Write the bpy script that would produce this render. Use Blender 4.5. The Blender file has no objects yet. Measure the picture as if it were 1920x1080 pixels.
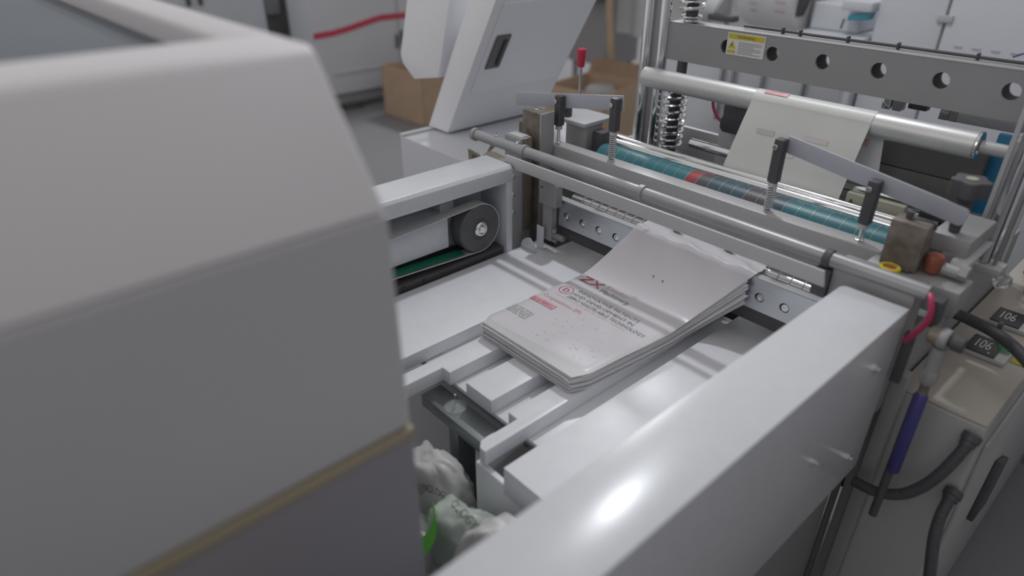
import bpy, bmesh, math, random
from mathutils import Vector, Matrix
random.seed(7)
S = bpy.context.scene
COL = S.collection
PI = math.pi

# ---------------------------------------------------------------- camera, world, lights, exposure
cam_d = bpy.data.cameras.new('camera')
cam = bpy.data.objects.new('camera', cam_d)
COL.objects.link(cam)
yaw, pitch, roll = math.radians(47.989), math.radians(29.686), math.radians(0.192)
F = Vector((-math.sin(yaw)*math.cos(pitch), math.cos(yaw)*math.cos(pitch), -math.sin(pitch)))
R0 = F.cross(Vector((0, 0, 1))).normalized(); U0 = R0.cross(F)
R = R0*math.cos(roll) + U0*math.sin(roll); U = -R0*math.sin(roll) + U0*math.cos(roll)
M = Matrix((R, U, -F)).transposed().to_4x4(); M.translation = Vector((0, 0, 1.7))
cam.matrix_world = M
cam_d.sensor_width = 36.0
cam_d.lens = 1258.84/1920*36.0
cam_d.clip_start = 0.02
cam_d.dof.use_dof = True
cam_d.dof.focus_distance = 1.55
cam_d.dof.aperture_fstop = 1.5
S.camera = cam

w = bpy.data.worlds.new('hall_light'); S.world = w; w.use_nodes = True
w.node_tree.nodes['Background'].inputs[0].default_value = (0.49, 0.475, 0.47, 1)
w.node_tree.nodes['Background'].inputs[1].default_value = 1.0

def lamp(name, loc, target, power, radius, color):
    l = bpy.data.lights.new(name, 'AREA'); l.shape = 'DISK'; l.size = radius*2
    l.energy = power; l.color = color
    o = bpy.data.objects.new(name, l); COL.objects.link(o); o.location = loc
    o.rotation_euler = (Vector(target)-Vector(loc)).to_track_quat('-Z', 'Y').to_euler()
lamp('hall_lamp', (-1.44, 1.97, 3.40), (-0.75, 0.8, 0.9), 21, 0.06, (0.93, 0.97, 1.0))
lamp('fill_lamp_front', (-1.5, -4.5, 4.6), (-0.8, 1.4, 1.0), 25, 1.3, (1.0, 0.98, 0.96))  # added soft fill from behind the camera, lifts the camera-facing faces
lamp('hall_lamp_far', (-6.5, 6.5, 5.6), (-5.0, 4.0, 0), 190, 0.5, (0.95, 0.97, 1.0))

S.view_settings.view_transform = 'Standard'
S.view_settings.look = 'None'
S.view_settings.exposure = 0.0
S.view_settings.gamma = 1.0
S.view_settings.use_curve_mapping = False

# ---------------------------------------------------------------- materials
def mat(name, c, rough=0.5, metal=0.0, var=0.06, scale=6.0, bump=0.0, coat=0.0, alpha=1.0, trans=0.0, stain=None, aniso=None):
    m = bpy.data.materials.new(name); m.use_nodes = True
    nt = m.node_tree; b = nt.nodes['Principled BSDF']
    b.inputs['Roughness'].default_value = rough
    b.inputs['Metallic'].default_value = metal
    b.inputs['Coat Weight'].default_value = coat
    b.inputs['Alpha'].default_value = alpha
    b.inputs['Transmission Weight'].default_value = trans
    tc = nt.nodes.new('ShaderNodeTexCoord'); n = nt.nodes.new('ShaderNodeTexNoise')
    n.inputs['Scale'].default_value = scale; n.inputs['Detail'].default_value = 4
    src = tc.outputs['Object']
    if aniso:
        mp = nt.nodes.new('ShaderNodeMapping'); mp.inputs['Scale'].default_value = aniso
        nt.links.new(src, mp.inputs['Vector']); src = mp.outputs['Vector']
    nt.links.new(src, n.inputs['Vector'])
    r = nt.nodes.new('ShaderNodeValToRGB')
    r.color_ramp.elements[0].position = 0.3; r.color_ramp.elements[1].position = 0.7
    lo = tuple(x*(1-var) for x in c); hi = tuple(min(1, x*(1+var)) for x in c)
    if stain: lo = stain
    r.color_ramp.elements[0].color = (*lo, 1); r.color_ramp.elements[1].color = (*hi, 1)
    nt.links.new(n.outputs['Fac'], r.inputs['Fac']); nt.links.new(r.outputs['Color'], b.inputs['Base Color'])
    if bump:
        bp = nt.nodes.new('ShaderNodeBump'); bp.inputs['Strength'].default_value = bump; bp.inputs['Distance'].default_value = 0.002
        nt.links.new(n.outputs['Fac'], bp.inputs['Height']); nt.links.new(bp.outputs['Normal'], b.inputs['Normal'])
    return m

WHITE = mat('white_powder_coat', (0.615, 0.63, 0.665), 0.24, 0, 0.02, 40)
TABLE = mat('white_table_coat', (0.80, 0.815, 0.85), 0.34, 0, 0.02, 30)
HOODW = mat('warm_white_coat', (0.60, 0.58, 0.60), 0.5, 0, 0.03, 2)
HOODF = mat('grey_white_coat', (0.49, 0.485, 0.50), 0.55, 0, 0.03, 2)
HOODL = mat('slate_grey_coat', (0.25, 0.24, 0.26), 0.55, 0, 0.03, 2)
TRAY = mat('smoked_tray', (0.13, 0.145, 0.165), 0.75, 0, 0.1, 2)
BROWN = mat('tan_edge_strip', (0.34, 0.29, 0.20), 0.6)
STEEL = mat('brushed_steel', (0.46, 0.46, 0.47), 0.5, 0.2, 0.05, 14, 0.0, aniso=(1, 20, 20))
STEELD = mat('grey_steel_block', (0.36, 0.36, 0.365), 0.5, 0.35, 0.1, 12)
STAINED = mat('oil_stained_steel', (0.22, 0.20, 0.18), 0.5, 0.3, 0.25, 30, 0, stain=(0.12, 0.095, 0.07))
PLATE = mat('machined_plate', (0.62, 0.64, 0.68), 0.3, 0.85, 0.06, 9, aniso=(2, 30, 30))
CHROME = mat('chrome', (0.80, 0.81, 0.82), 0.12, 1.0, 0.03, 8)
CHROMED = mat('dark_chrome', (0.58, 0.58, 0.61), 0.15, 1.0, 0.05, 8)
ARM = mat('blue_grey_arm', (0.43, 0.45, 0.51), 0.5, 0.1, 0.03, 10)
GREYM = mat('grey_painted_bar', (0.50, 0.505, 0.52), 0.5, 0.1, 0.04, 10)
SHAFT = mat('satin_grey_shaft', (0.36, 0.365, 0.38), 0.38, 0.3, 0.06, 12)
BEAMG = mat('grey_beam_paint', (0.30, 0.30, 0.31), 0.5, 0.1, 0.05, 5)
BEAMT = mat('beam_edge_bare', (0.42, 0.42, 0.42), 0.4, 0.4, 0.05, 9)
BLACK = mat('black_plastic', (0.075, 0.075, 0.082), 0.5, 0, 0.15, 20)
BLACKB = mat('black_box_steel', (0.13, 0.128, 0.123), 0.6, 0, 0.1, 6)
DARK = mat('dark_gap_steel', (0.10, 0.10, 0.105), 0.6, 0.2, 0.1, 8)
RUBBER = mat('black_rubber', (0.11, 0.112, 0.118), 0.55, 0, 0.1, 20)
TEAL = mat('teal_rubber', (0.025, 0.155, 0.185), 0.4, 0, 0.12, 30)
TEALD = mat('dark_teal_reflection', (0.04, 0.085, 0.115), 0.4, 0, 0.2, 30)
DGREY = mat('charcoal_reflection', (0.075, 0.07, 0.08), 0.4, 0, 0.2, 30)
RSEG = mat('red_reflection_and_button', (0.30, 0.045, 0.05), 0.4, 0, 0.2, 30)  # painted roller reflection, also the red button head
RED = mat('red_plastic', (0.55, 0.03, 0.08), 0.35, 0, 0.05)
REDC = mat('red_cable', (0.42, 0.03, 0.10), 0.4, 0, 0.1, 30)
REDST = mat('red_stripe', (0.55, 0.06, 0.10), 0.5, 0, 0.05)
PINK = mat('pink_ink', (0.72, 0.38, 0.42), 0.5, 0, 0.2, 60)
PINKD = mat('red_ink', (0.52, 0.10, 0.16), 0.45, 0, 0.25, 60)
PALE = mat('pale_pink_ink', (0.74, 0.58, 0.61), 0.5, 0, 0.1, 60)
INK = mat('grey_ink', (0.22, 0.22, 0.23), 0.5, 0, 0.3, 60)
_ss = lambda m, wgt, rad: (m.node_tree.nodes['Principled BSDF'].inputs['Subsurface Weight'].__setattr__('default_value', wgt), m.node_tree.nodes['Principled BSDF'].inputs['Subsurface Radius'].__setattr__('default_value', (rad, rad, rad)), m.node_tree.nodes['Principled BSDF'].inputs['Subsurface Scale'].__setattr__('default_value', 1.0))
FILM = mat('milky_film', (0.84, 0.82, 0.85), 0.3, 0, 0.02, 8, 0.06, alpha=0.72)
FILMW = mat('film_web', (0.69, 0.70, 0.68), 0.4, 0, 0.04, 8, 0.1)
BAGM = mat('stacked_film', (0.78, 0.765, 0.785), 0.4, 0, 0.04, 9)
_ss(BAGM, 0.85, 0.012)
GREENB = mat('green_belt', (0.01, 0.17, 0.10), 0.5, 0, 0.08, 20)
GREEN = mat('lime_handle', (0.13, 0.52, 0.06), 0.45, 0, 0.15, 8)
BELT = mat('grey_belt', (0.58, 0.585, 0.59), 0.55, 0, 0.06, 10)
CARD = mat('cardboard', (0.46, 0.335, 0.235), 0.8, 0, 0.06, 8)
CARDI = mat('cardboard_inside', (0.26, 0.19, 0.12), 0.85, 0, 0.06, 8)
FLOORM = mat('grey_floor', (0.21, 0.213, 0.225), 0.45, 0, 0.07, 0.6)
BLUEP = mat('blue_panel', (0.03, 0.20, 0.38), 0.45, 0, 0.08, 6)
BLUER = mat('blue_cylinder', (0.075, 0.07, 0.25), 0.35, 0.2, 0.1, 10)
COPPER = mat('copper_cap', (0.32, 0.11, 0.07), 0.5, 0.4, 0.2, 20)
BEIGE = mat('beige_bracket', (0.36, 0.36, 0.29), 0.5, 0, 0.06, 8)
YELLOW = mat('yellow_ink', (0.55, 0.45, 0.03), 0.5)
YELLOWL = mat('yellow_label', (0.45, 0.42, 0.03), 0.5)
PAPER = mat('label_paper', (0.66, 0.67, 0.68), 0.5)
BRASS = mat('brass_strip', (0.24, 0.21, 0.155), 0.4, 0.5, 0.15, 20)
GREYC = mat('cabinet_grey_top', (0.40, 0.37, 0.33), 0.33, 0, 0.05, 4)
GREYF = mat('cabinet_grey', (0.42, 0.42, 0.425), 0.5, 0, 0.04, 3)
BODY = mat('machine_body_grey', (0.22, 0.22, 0.225), 0.5, 0, 0.04, 3)
SCREEN = mat('display_black', (0.035, 0.033, 0.035), 0.4)
DIGIT = mat('display_digit', (0.62, 0.60, 0.62), 0.5)
DGREEN = mat('green_ink', (0.04, 0.26, 0.10), 0.5)
TEAB = mat('grey_tee_bracket', (0.22, 0.245, 0.25), 0.35, 0.25, 0.06, 8)
GLASS = mat('clear_acrylic', (0.9, 0.92, 0.9), 0.1, 0, 0.0, 4, trans=0.9)
SUCT = mat('clear_suction_cup', (0.80, 0.84, 0.80), 0.2, 0, 0.02, 4, alpha=0.16)
LOOSE = mat('loose_white_film', (0.64, 0.63, 0.63), 0.4, 0, 0.05, 8, 0.15)
LOOSEG = mat('loose_green_film', (0.48, 0.54, 0.49), 0.4, 0, 0.15, 5, 0.15)
WOOD = mat('pale_wood', (0.45, 0.34, 0.23), 0.7, 0, 0.1, 12)
BGW = mat('background_white', (0.61, 0.63, 0.67), 0.5, 0, 0.02, 2)
BGG = mat('background_grey', (0.30, 0.30, 0.31), 0.5, 0, 0.05, 2)
FABRIC = mat('pale_drape', (0.52, 0.53, 0.54), 0.7, 0, 0.05, 3)
BULB = mat('motor_bronze', (0.24, 0.21, 0.16), 0.45, 0.3, 0.25, 14)

# ---------------------------------------------------------------- mesh helpers
def nb(): return bmesh.new()

def box(bm, x0, x1, y0, y1, z0, z1, bev=0.0015, seg=2):
    ps = [Vector((x, y, z)) for z in (z0, z1) for y in (y0, y1) for x in (x0, x1)]
    v = [bm.verts.new(p) for p in ps]
    fs = [bm.faces.new([v[i] for i in q]) for q in ((0, 2, 3, 1), (4, 5, 7, 6), (0, 1, 5, 4), (2, 6, 7, 3), (0, 4, 6, 2), (1, 3, 7, 5))]
    if bev:
        es = list({e for f in fs for e in f.edges})
        bmesh.ops.bevel(bm, geom=es, offset=bev, segments=seg, affect='EDGES', profile=0.5, clamp_overlap=True)
    return bm

def frame(d):
    d = Vector(d).normalized()
    a = Vector((0, 0, 1)) if abs(d.z) < 0.9 else Vector((1, 0, 0))
    u = d.cross(a).normalized(); return d, u, d.cross(u).normalized()

def lathe(bm, p0, d, prof, n=24, cap=True):
    """prof: (distance along d, radius)"""
    p0 = Vector(p0); d, u, v = frame(d); rings = []
    for t, r in prof:
        rings.append([bm.verts.new(p0 + d*t + (u*math.cos(2*PI*k/n) + v*math.sin(2*PI*k/n))*r) for k in range(n)])
    for a, b in zip(rings, rings[1:]):
        for k in range(n):
            bm.faces.new((a[k], a[(k+1) % n], b[(k+1) % n], b[k]))
    if cap:
        bm.faces.new(rings[0][::-1]); bm.faces.new(rings[-1])
    return bm

def cyl(bm, p0, p1, r, n=24, ch=0.0):
    L = (Vector(p1)-Vector(p0)).length
    prof = [(0, r), (L, r)] if not ch else [(0, r-ch), (ch, r), (L-ch, r), (L, r-ch)]
    return lathe(bm, p0, Vector(p1)-Vector(p0), prof, n)

def smooth(pts, k=6):
    pts = [Vector(p) for p in pts]; out = []
    for i in range(len(pts)-1):
        a = pts[max(i-1, 0)]; b = pts[i]; c = pts[i+1]; d = pts[min(i+2, len(pts)-1)]
        for j in range(k):
            t = j/k
            out.append(0.5*((2*b)+(c-a)*t+(2*a-5*b+4*c-d)*t*t+(3*b-a-3*c+d)*t**3))
    out.append(pts[-1]); return out

def tube(bm, pts, r, n=10, rib=None):
    """sweep a circle along pts; rib=(pitch, extra) gives a corrugated hose"""
    pts = [Vector(p) for p in pts]
    if rib:
        L = [0]
        for a, b in zip(pts, pts[1:]): L.append(L[-1]+(b-a).length)
        tot = L[-1]; new = []; m = int(tot/rib[0]*4); j = 0
        for i in range(m+1):
            s = tot*i/m
            while j < len(L)-2 and L[j+1] < s: j += 1
            new.append(pts[j].lerp(pts[j+1], (s-L[j])/max(1e-9, L[j+1]-L[j])))
        pts = new
    rings = []; prev = None
    for i, p in enumerate(pts):
        t = (pts[min(i+1, len(pts)-1)]-pts[max(i-1, 0)]).normalized()
        if prev is None: _, u, v = frame(t)
        else:
            u = (prev - t*prev.dot(t)).normalized(); v = t.cross(u)
        prev = u
        rr = r + (rib[1] if rib and i % 4 in (1, 2) else 0)
        rings.append([bm.verts.new(p + (u*math.cos(2*PI*k/n)+v*math.sin(2*PI*k/n))*rr) for k in range(n)])
    for a, b in zip(rings, rings[1:]):
        for k in range(n): bm.faces.new((a[k], a[(k+1) % n], b[(k+1) % n], b[k]))
    bm.faces.new(rings[0][::-1]); bm.faces.new(rings[-1])
    return bm

def prism(bm, poly, axis, a, b, bev=0.0, seg=2):
    """poly in the two other axes (cyclic xyz order kept ascending), extruded from a to b along axis"""
    def p(q, t):
        return {'x': (t, q[0], q[1]), 'y': (q[0], t, q[1]), 'z': (q[0], q[1], t)}[axis]
    va = [bm.verts.new(p(q, a)) for q in poly]; vb = [bm.verts.new(p(q, b)) for q in poly]
    fs = [bm.faces.new(va), bm.faces.new(vb[::-1])]
    n = len(poly)
    for i in range(n): fs.append(bm.faces.new((va[(i+1) % n], va[i], vb[i], vb[(i+1) % n])))
    bmesh.ops.recalc_face_normals(bm, faces=fs)
    if bev:
        es = list({e for f in fs for e in f.edges})
        bmesh.ops.bevel(bm, geom=es, offset=bev, segments=seg, affect='EDGES', profile=0.5, clamp_overlap=True)
    return bm

def sheet(bm, fn, nu, nv, th=0.0):
    g = [[bm.verts.new(fn(i/nu, j/nv)) for j in range(nv+1)] for i in range(nu+1)]
    for i in range(nu):
        for j in range(nv): bm.faces.new((g[i][j], g[i+1][j], g[i+1][j+1], g[i][j+1]))
    bmesh.ops.recalc_face_normals(bm, faces=bm.faces[:])
    if th: bmesh.ops.solidify(bm, geom=bm.faces[:], thickness=th)
    return bm

def coil(p0, d, r, pitch, turns, n=14):
    p0 = Vector(p0); d, u, v = frame(d)
    return [p0 + d*(pitch*i/n) + (u*math.cos(2*PI*i/n)+v*math.sin(2*PI*i/n))*r for i in range(int(turns*n)+1)]

WL = {}
def empty(name, loc, label=None, cat=None, group=None):
    o = bpy.data.objects.new(name, None); COL.objects.link(o); o.empty_display_size = 0.02
    o.location = loc; WL[o.name] = Vector(loc)
    tag(o, label, cat, group); return o

def tag(o, label=None, cat=None, group=None, kind=None):
    if label: o['label'] = label
    if cat: o['category'] = cat
    if group: o['group'] = group
    if kind: o['kind'] = kind
    return o

def mk(name, bm, m, parent=None, label=None, cat=None, group=None, kind=None, sharp=35, at=None):
    bmesh.ops.recalc_face_normals(bm, faces=bm.faces[:])
    xs = [v.co for v in bm.verts]
    lo = Vector((min(c.x for c in xs), min(c.y for c in xs), min(c.z for c in xs)))
    hi = Vector((max(c.x for c in xs), max(c.y for c in xs), max(c.z for c in xs)))
    org = Vector(at) if at else Vector(((lo.x+hi.x)/2, (lo.y+hi.y)/2, lo.z))
    bmesh.ops.translate(bm, verts=bm.verts[:], vec=-org)
    me = bpy.data.meshes.new(name); bm.to_mesh(me); bm.free()
    me.shade_smooth(); me.set_sharp_from_angle(angle=math.radians(sharp))
    me.materials.append(m)
    o = bpy.data.objects.new(name, me); COL.objects.link(o)
    o.location = org; WL[o.name] = org.copy()
    if parent:
        o.parent = parent; o.location = org - WL[parent.name]
    return tag(o, label, cat, group, kind)

def dup(root, loc, label=None):
    """copy a thing, its parts and their sub-parts to a new place"""
    r = root.copy(); COL.objects.link(r); r.location = loc; WL[r.name] = Vector(loc)
    if label: r['label'] = label
    for ch in list(root.children):
        c = ch.copy(); COL.objects.link(c); c.parent = r
        for g in list(ch.children):
            q = g.copy(); COL.objects.link(q); q.parent = c
    return r

def text_bm(body, size, xd, yd, loc, fit=None, warp=None, lift=0.0006, align='LEFT'):
    """flat lettering as a mesh: xd, yd are the writing directions, loc the start of the baseline"""
    cu = bpy.data.curves.new('lettering', 'FONT'); cu.body = body; cu.size = size; cu.align_x = align
    cu.resolution_u = 3
    t = bpy.data.objects.new('lettering', cu); COL.objects.link(t)
    bpy.context.view_layer.update()
    me = bpy.data.meshes.new_from_object(t.evaluated_get(bpy.context.evaluated_depsgraph_get()))
    bpy.data.objects.remove(t); bpy.data.curves.remove(cu)
    bm = nb(); bm.from_mesh(me); bpy.data.meshes.remove(me)
    xd = Vector(xd).normalized(); yd = Vector(yd).normalized(); nd = xd.cross(yd); loc = Vector(loc)
    sx = 1.0
    if fit:
        mx = max(v.co.x for v in bm.verts); sx = fit/mx
    for v in bm.verts:
        p = loc + xd*v.co.x*sx + yd*v.co.y + nd*lift
        if warp: p.z = warp(p.x, p.y) + lift
        v.co = p
    return bm

# ---------------------------------------------------------------- setting
bm = nb(); box(bm, -16, 6, -3, 18, -0.05, 0, 0)
tag(mk('floor', bm, FLOORM), kind='structure')

bm = nb(); box(bm, 1.35, 1.45, -3, 18, 0, 2.8, 0)
tag(mk('light_block_wall', bm, mat('grey_light_block', (0.40, 0.40, 0.41), 0.6)), kind='structure')  # unseen wall added to cut ambient light from the right

# ---------------------------------------------------------------- foreground control cabinet (open tray on top)
cab = empty('control_cabinet', (-0.95, -0.3, 0), 'large blurred pale grey cabinet with a sloped shoulder filling the left foreground', 'cabinet')
YH = 0.30
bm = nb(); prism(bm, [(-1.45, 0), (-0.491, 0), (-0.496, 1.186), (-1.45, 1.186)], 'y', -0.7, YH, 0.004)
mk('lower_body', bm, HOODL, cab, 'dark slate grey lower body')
bm = nb(); prism(bm, [(-1.45, 1.186), (-0.494, 1.186), (-0.494, 1.199), (-1.45, 1.199)], 'y', -0.7, YH+0.001, 0.002)
mk('edge_strip', bm, BROWN, cab, 'tan strip along the lower edge')
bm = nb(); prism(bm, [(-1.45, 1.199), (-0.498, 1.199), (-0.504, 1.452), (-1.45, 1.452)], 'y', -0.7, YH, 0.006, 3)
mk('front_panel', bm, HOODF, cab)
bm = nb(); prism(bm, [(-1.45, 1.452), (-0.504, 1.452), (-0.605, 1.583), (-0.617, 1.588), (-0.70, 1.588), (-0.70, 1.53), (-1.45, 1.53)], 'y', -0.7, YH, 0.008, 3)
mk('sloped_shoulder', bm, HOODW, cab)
# rim of the tray
bm = nb(); prism(bm, [(-1.45, 1.5305), (-0.7005, 1.5305), (-0.7005, 1.588), (-1.45, 1.588)], 'y', YH-0.055, YH, 0.006, 3)
mk('tray_rim', bm, HOODW, cab)
bm = nb(); box(bm, -1.45, -0.7005, -0.7, YH-0.0555, 1.535, 1.562, 0.001)
mk('tray_screen', bm, TRAY, cab, 'dark smoked tray panel')
bm = nb(); prism(bm, [(-0.775, -0.7), (-0.765, -0.7), (-0.728, 0.12), (-0.738, 0.12)], 'z', 1.562, 1.566)
mk('tray_gasket', bm, BLACK, cab, 'dark rubber gasket')
bm = nb(); tube(bm, smooth([(-0.716, 0.085, 1.566), (-0.705, 0.093, 1.569), (-0.693, 0.095, 1.569), (-0.682, 0.099, 1.567)]), 0.0012, 6)
tag(mk('cable_tie', bm, WHITE), 'thin curled white tie lying on the dark tray of the foreground cabinet', 'tie')

# ---------------------------------------------------------------- delivery table made of slats
tab = empty('delivery_table', (-0.75, 0.9, 0.83), 'white slatted delivery table that carries the stack of plastic bags', 'table')
def slat(poly, z0=0.868, z1=0.9):
    bm = nb(); prism(bm, poly, 'z', z0, z1, 0.0012); mk('slat', bm, TABLE, tab)
slat([(-1.195, 0.40), (-0.974, 0.40), (-0.974, 1.262), (-1.128, 1.262), (-1.128, 1.172), (-1.195, 1.172)])
slat([(-0.930, 0.45), (-0.897, 0.45), (-0.897, 0.6226), (-0.8735, 0.6226), (-0.8735, 1.262), (-0.930, 1.262)])
slat([(-0.828, 0.627), (-0.7525, 0.627), (-0.7525, 1.262), (-0.828, 1.262)])
slat([(-0.684, 0.545), (-0.672, 0.533), (-0.658, 0.533), (-0.658, 1.262), (-0.708, 1.262), (-0.708, 0.63), (-0.684, 0.63)])
slat([(-0.610, 0.532), (-0.374, 0.532), (-0.374, 1.262), (-0.610, 1.262)], 0.84)
bm = nb(); prism(bm, [(-0.975, 0.634), (-0.60, 0.634), (-0.60, 1.26), (-0.975, 1.26)], 'z', 0.858, 0.867, 0.001)
mk('base_plate', bm, TABLE, tab)
for yy in (0.66, 1.16):
    bm = nb(); box(bm, -1.19, -0.374, yy, yy+0.03, 0.815, 0.857, 0.002); mk('cross_member', bm, GREYM, tab)
bm = nb(); prism(bm, [(-0.686, 0.60), (-0.374, 0.60), (-0.374, 0.8395), (-0.611, 0.8395), (-0.612, 0.8575), (-0.686, 0.8575)], 'y', 0.534, 0.545, 0.001); mk('end_plate', bm, TABLE, tab)
# upright corner bracket at the far left of the table
bm = nb(); box(bm, -1.163, -1.138, 1.135, 1.138, 0.901, 0.967, 0.0008)
prism(bm, [(-1.195, 0.901)] + [(-1.195+0.035*(1-math.cos(a)), 0.901+0.035*math.sin(a)) for a in [PI/2*i/8 for i in range(1, 9)]] + [(-1.140, 0.915), (-1.140, 0.901)], 'y', 1.108, 1.111)
mk('corner_bracket', bm, WHITE, tab)

# tee shaped bracket with a suction cup under the slats
tee = empty('tee_bracket', (-0.81, 0.605, 0.70), 'grey green tee bracket under the front of the table slats', 'bracket')
bm = nb(); box(bm, -0.92, -0.73, 0.582, 0.632, 0.812, 0.84, 0.0012); mk('cross_bar', bm, TEAB, tee)
bm = nb(); box(bm, -0.836, -0.806, 0.586, 0.628, 0.4305, 0.811, 0.0012); mk('upright', bm, TEAB, tee)
bm = nb(); lathe(bm, (-0.842, 0.610, 0.8405), (0, 0, 1), [(0, 0.021), (0.0015, 0.0225), (0.004, 0.018), (0.007, 0.006), (0.008, 0.004)], 28)
cup = mk('suction_cup', bm, SUCT, tee, 'clear suction cup')
bm = nb(); cyl(bm, (-0.842, 0.610, 0.849), (-0.842, 0.610, 0.871), 0.0022, 10); mk('cup_stem', bm, CHROME, cup)

# ---------------------------------------------------------------- stack of plastic bags
def zrise(y):
    t = max(0.0, min(1.0, (y-1.063)/0.1)); return t**1.9
def zfilm(x, y):
    """height of the top film: flat on the stack, rising to the rollers"""
    z = 0.9405 + 0.117*zrise(y)
    e = max(0.0, min(1.0, (0.80-y)/0.045)); z -= 0.009*e*e
    wv = max(0.0, min(1.0, (y-1.13)/0.04))
    z += wv*(0.0022*math.sin(x*95+y*60)+0.002*math.sin(x*41+y*150)) + 0.0015*math.sin(y*30+x*9)
    return z
def xedge(y):
    t = max(0.0, min(1.0, (y-0.755)/0.245)); l = -0.940+0.008*t; r = -0.658+0.020*t
    s = zrise(y)
    return l+0.070*s, r+0.082*s
NB = 15
for i in range(NB):
    z0 = 0.9002 + i*0.00238
    ox, oy = random.uniform(-0.0025, 0.002), random.uniform(-0.003, 0.003)
    rot = random.uniform(-0.006, 0.006); grow = 0.004*math.sin(i*1.3)
    x0, x1, y0, y1 = -0.948+ox, -0.640+ox+grow, 0.752+oy, 1.155+oy
    bm = nb()
    def fb(u, v):
        y = y0+(1.158-y0)*v; l, r_ = xedge(y); c = 0.012*max(0, 1-v*12)
        x = l+ox+c+(r_-l+grow-2*c)*u + rot*(y-0.95)
        return (x, y - rot*(x+0.8), z0+0.0022+zrise(y)*(0.088+0.024*i/NB))
    sheet(bm, fb, 6, 34, 0.0021)
    tag(mk('plastic_bag', bm, BAGM), 'lowest milky bag of the stack, lying directly on the white slats' if i == 0 else 'plain milky bag directly under the printed bag, second from the top of the stack' if i == NB-1 else 'plain milky bag in the middle of the stack on the slatted table', 'bag', 'plain bags in the stack on the table')
# the printed bag on top whose tail is still held by the rollers
top = empty('printed_bag', (-0.79, 0.96, 0.9365), 'printed milky bag on top of the stack with its tail still in the rollers', 'bag')
bm = nb()
def ft(u, v):
    y = 0.748+(1.215-0.748)*v; l, r = xedge(y)
    c = 0.012*max(0, 1-v*14)
    x = l+c+(r-l-2*c)*u
    z = zfilm(x, y)-0.004*max(0, abs(u-0.5)*2-0.93)*14*(1-max(0, min(1, (y-1.0)/0.1)))
    return (x, y, z)
sheet(bm, ft, 36, 90, 0.0006); mk('film', bm, FILM, top, sharp=80)
X, Y = (1, 0, 0), (0, 1, 0)
def ink(body, size, x, y, m, fit=None, xd=X, yd=Y, name='lettering'):
    mk(name, text_bm(body, size, xd, yd, (x, y, 0), fit, zfilm, 0.0016), m, top, '%s reading %s' % ('printed lettering', body))
ink('ZX', 0.040, -0.918, 1.036, PINKD, 0.062, name='logo')
ink('Dazu', 0.020, -0.850, 1.052, PALE, 0.06)
ink('Machinery', 0.019, -0.850, 1.030, INK, 0.083)
ink('INNOVATIVE PATENTS', 0.0155, -0.878, 0.990, INK, 0.172)
ink('AND DEVELOPMENT IN', 0.0155, -0.878, 0.972, INK, 0.172)
ink('ZERO WASTE-ABLE TECHNOLOGY', 0.0155, -0.878, 0.954, INK, 0.215)
# ringed D mark
bm = nb(); cx, cy = -0.899, 0.976; n = 36
def ringmesh(bm, cx, cy, ra, rb):
    a = [bm.verts.new((cx+ra*math.cos(2*PI*k/36), cy+ra*math.sin(2*PI*k/36), zfilm(cx, cy)+0.0015)) for k in range(36)]
    b = [bm.verts.new((cx+rb*math.cos(2*PI*k/36), cy+rb*math.sin(2*PI*k/36), zfilm(cx, cy)+0.0015)) for k in range(36)]
    for k in range(36): bm.faces.new((a[k], a[(k+1) % 36], b[(k+1) % 36], b[k]))
ringmesh(bm, cx, cy, 0.0175, 0.0160); mk('ring_mark', bm, PINKD, top, 'thin red ring')
ink('D', 0.022, -0.907, 0.968, PINKD)
ink('THE BEST OF PLASTIC BAG MACHINERY SUPPLIERS', 0.006, -0.906, 0.945, PALE, 0.20)
ink('Congratulations 20%', 0.016, -0.920, 0.922, PINK, 0.112, name='lettering')
bm = nb(); sheet(bm, lambda u, v: (-0.932+0.07*u, 0.892+0.017*v, zfilm(-0.932+0.07*u, 0.892+0.017*v)+0.0012), 8, 2); mk('pink_band', bm, PINK, top, 'pink printed band')
ink('ECO BAGS', 0.014, -0.929, 0.8945, PINKD, 0.062)
for k in range(4): ink(('FACTORY OF BAG', 'MACHINES AND', 'SPARE PARTS', 'SERVICE TEAM')[k], 0.0075, -0.934, 0.848-k*0.0085, INK, 0.06)
# speckled picture print: small ink dots
rr = random.Random(3)
for k in range(40):
    bm = nb(); x, y = -0.84+0.16*rr.random(), 0.80+0.115*rr.random()
    l = rr.uniform(0.0012, 0.0045); h = rr.uniform(0.0008, 0.0016)
    sheet(bm, lambda u, v: (x+l*u, y+h*v, zfilm(x, y)+0.0013), 1, 1)
    mk('ink_mark', bm, rr.choice((PINK, PALE, PALE, PINK, INK)) if k % 9 == 0 else rr.choice((PALE, PINK)), top)
for (x, y) in ((-0.768, 1.118), (-0.742, 1.117)):
    bm = nb(); lathe(bm, (x, y, zfilm(x, y)+0.0006), (0, 0, 1), [(0, 0.0024), (0.0008, 0.002)], 8); mk('punch_hole', bm, BLACK, top, 'tiny dark punched hole')

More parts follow.
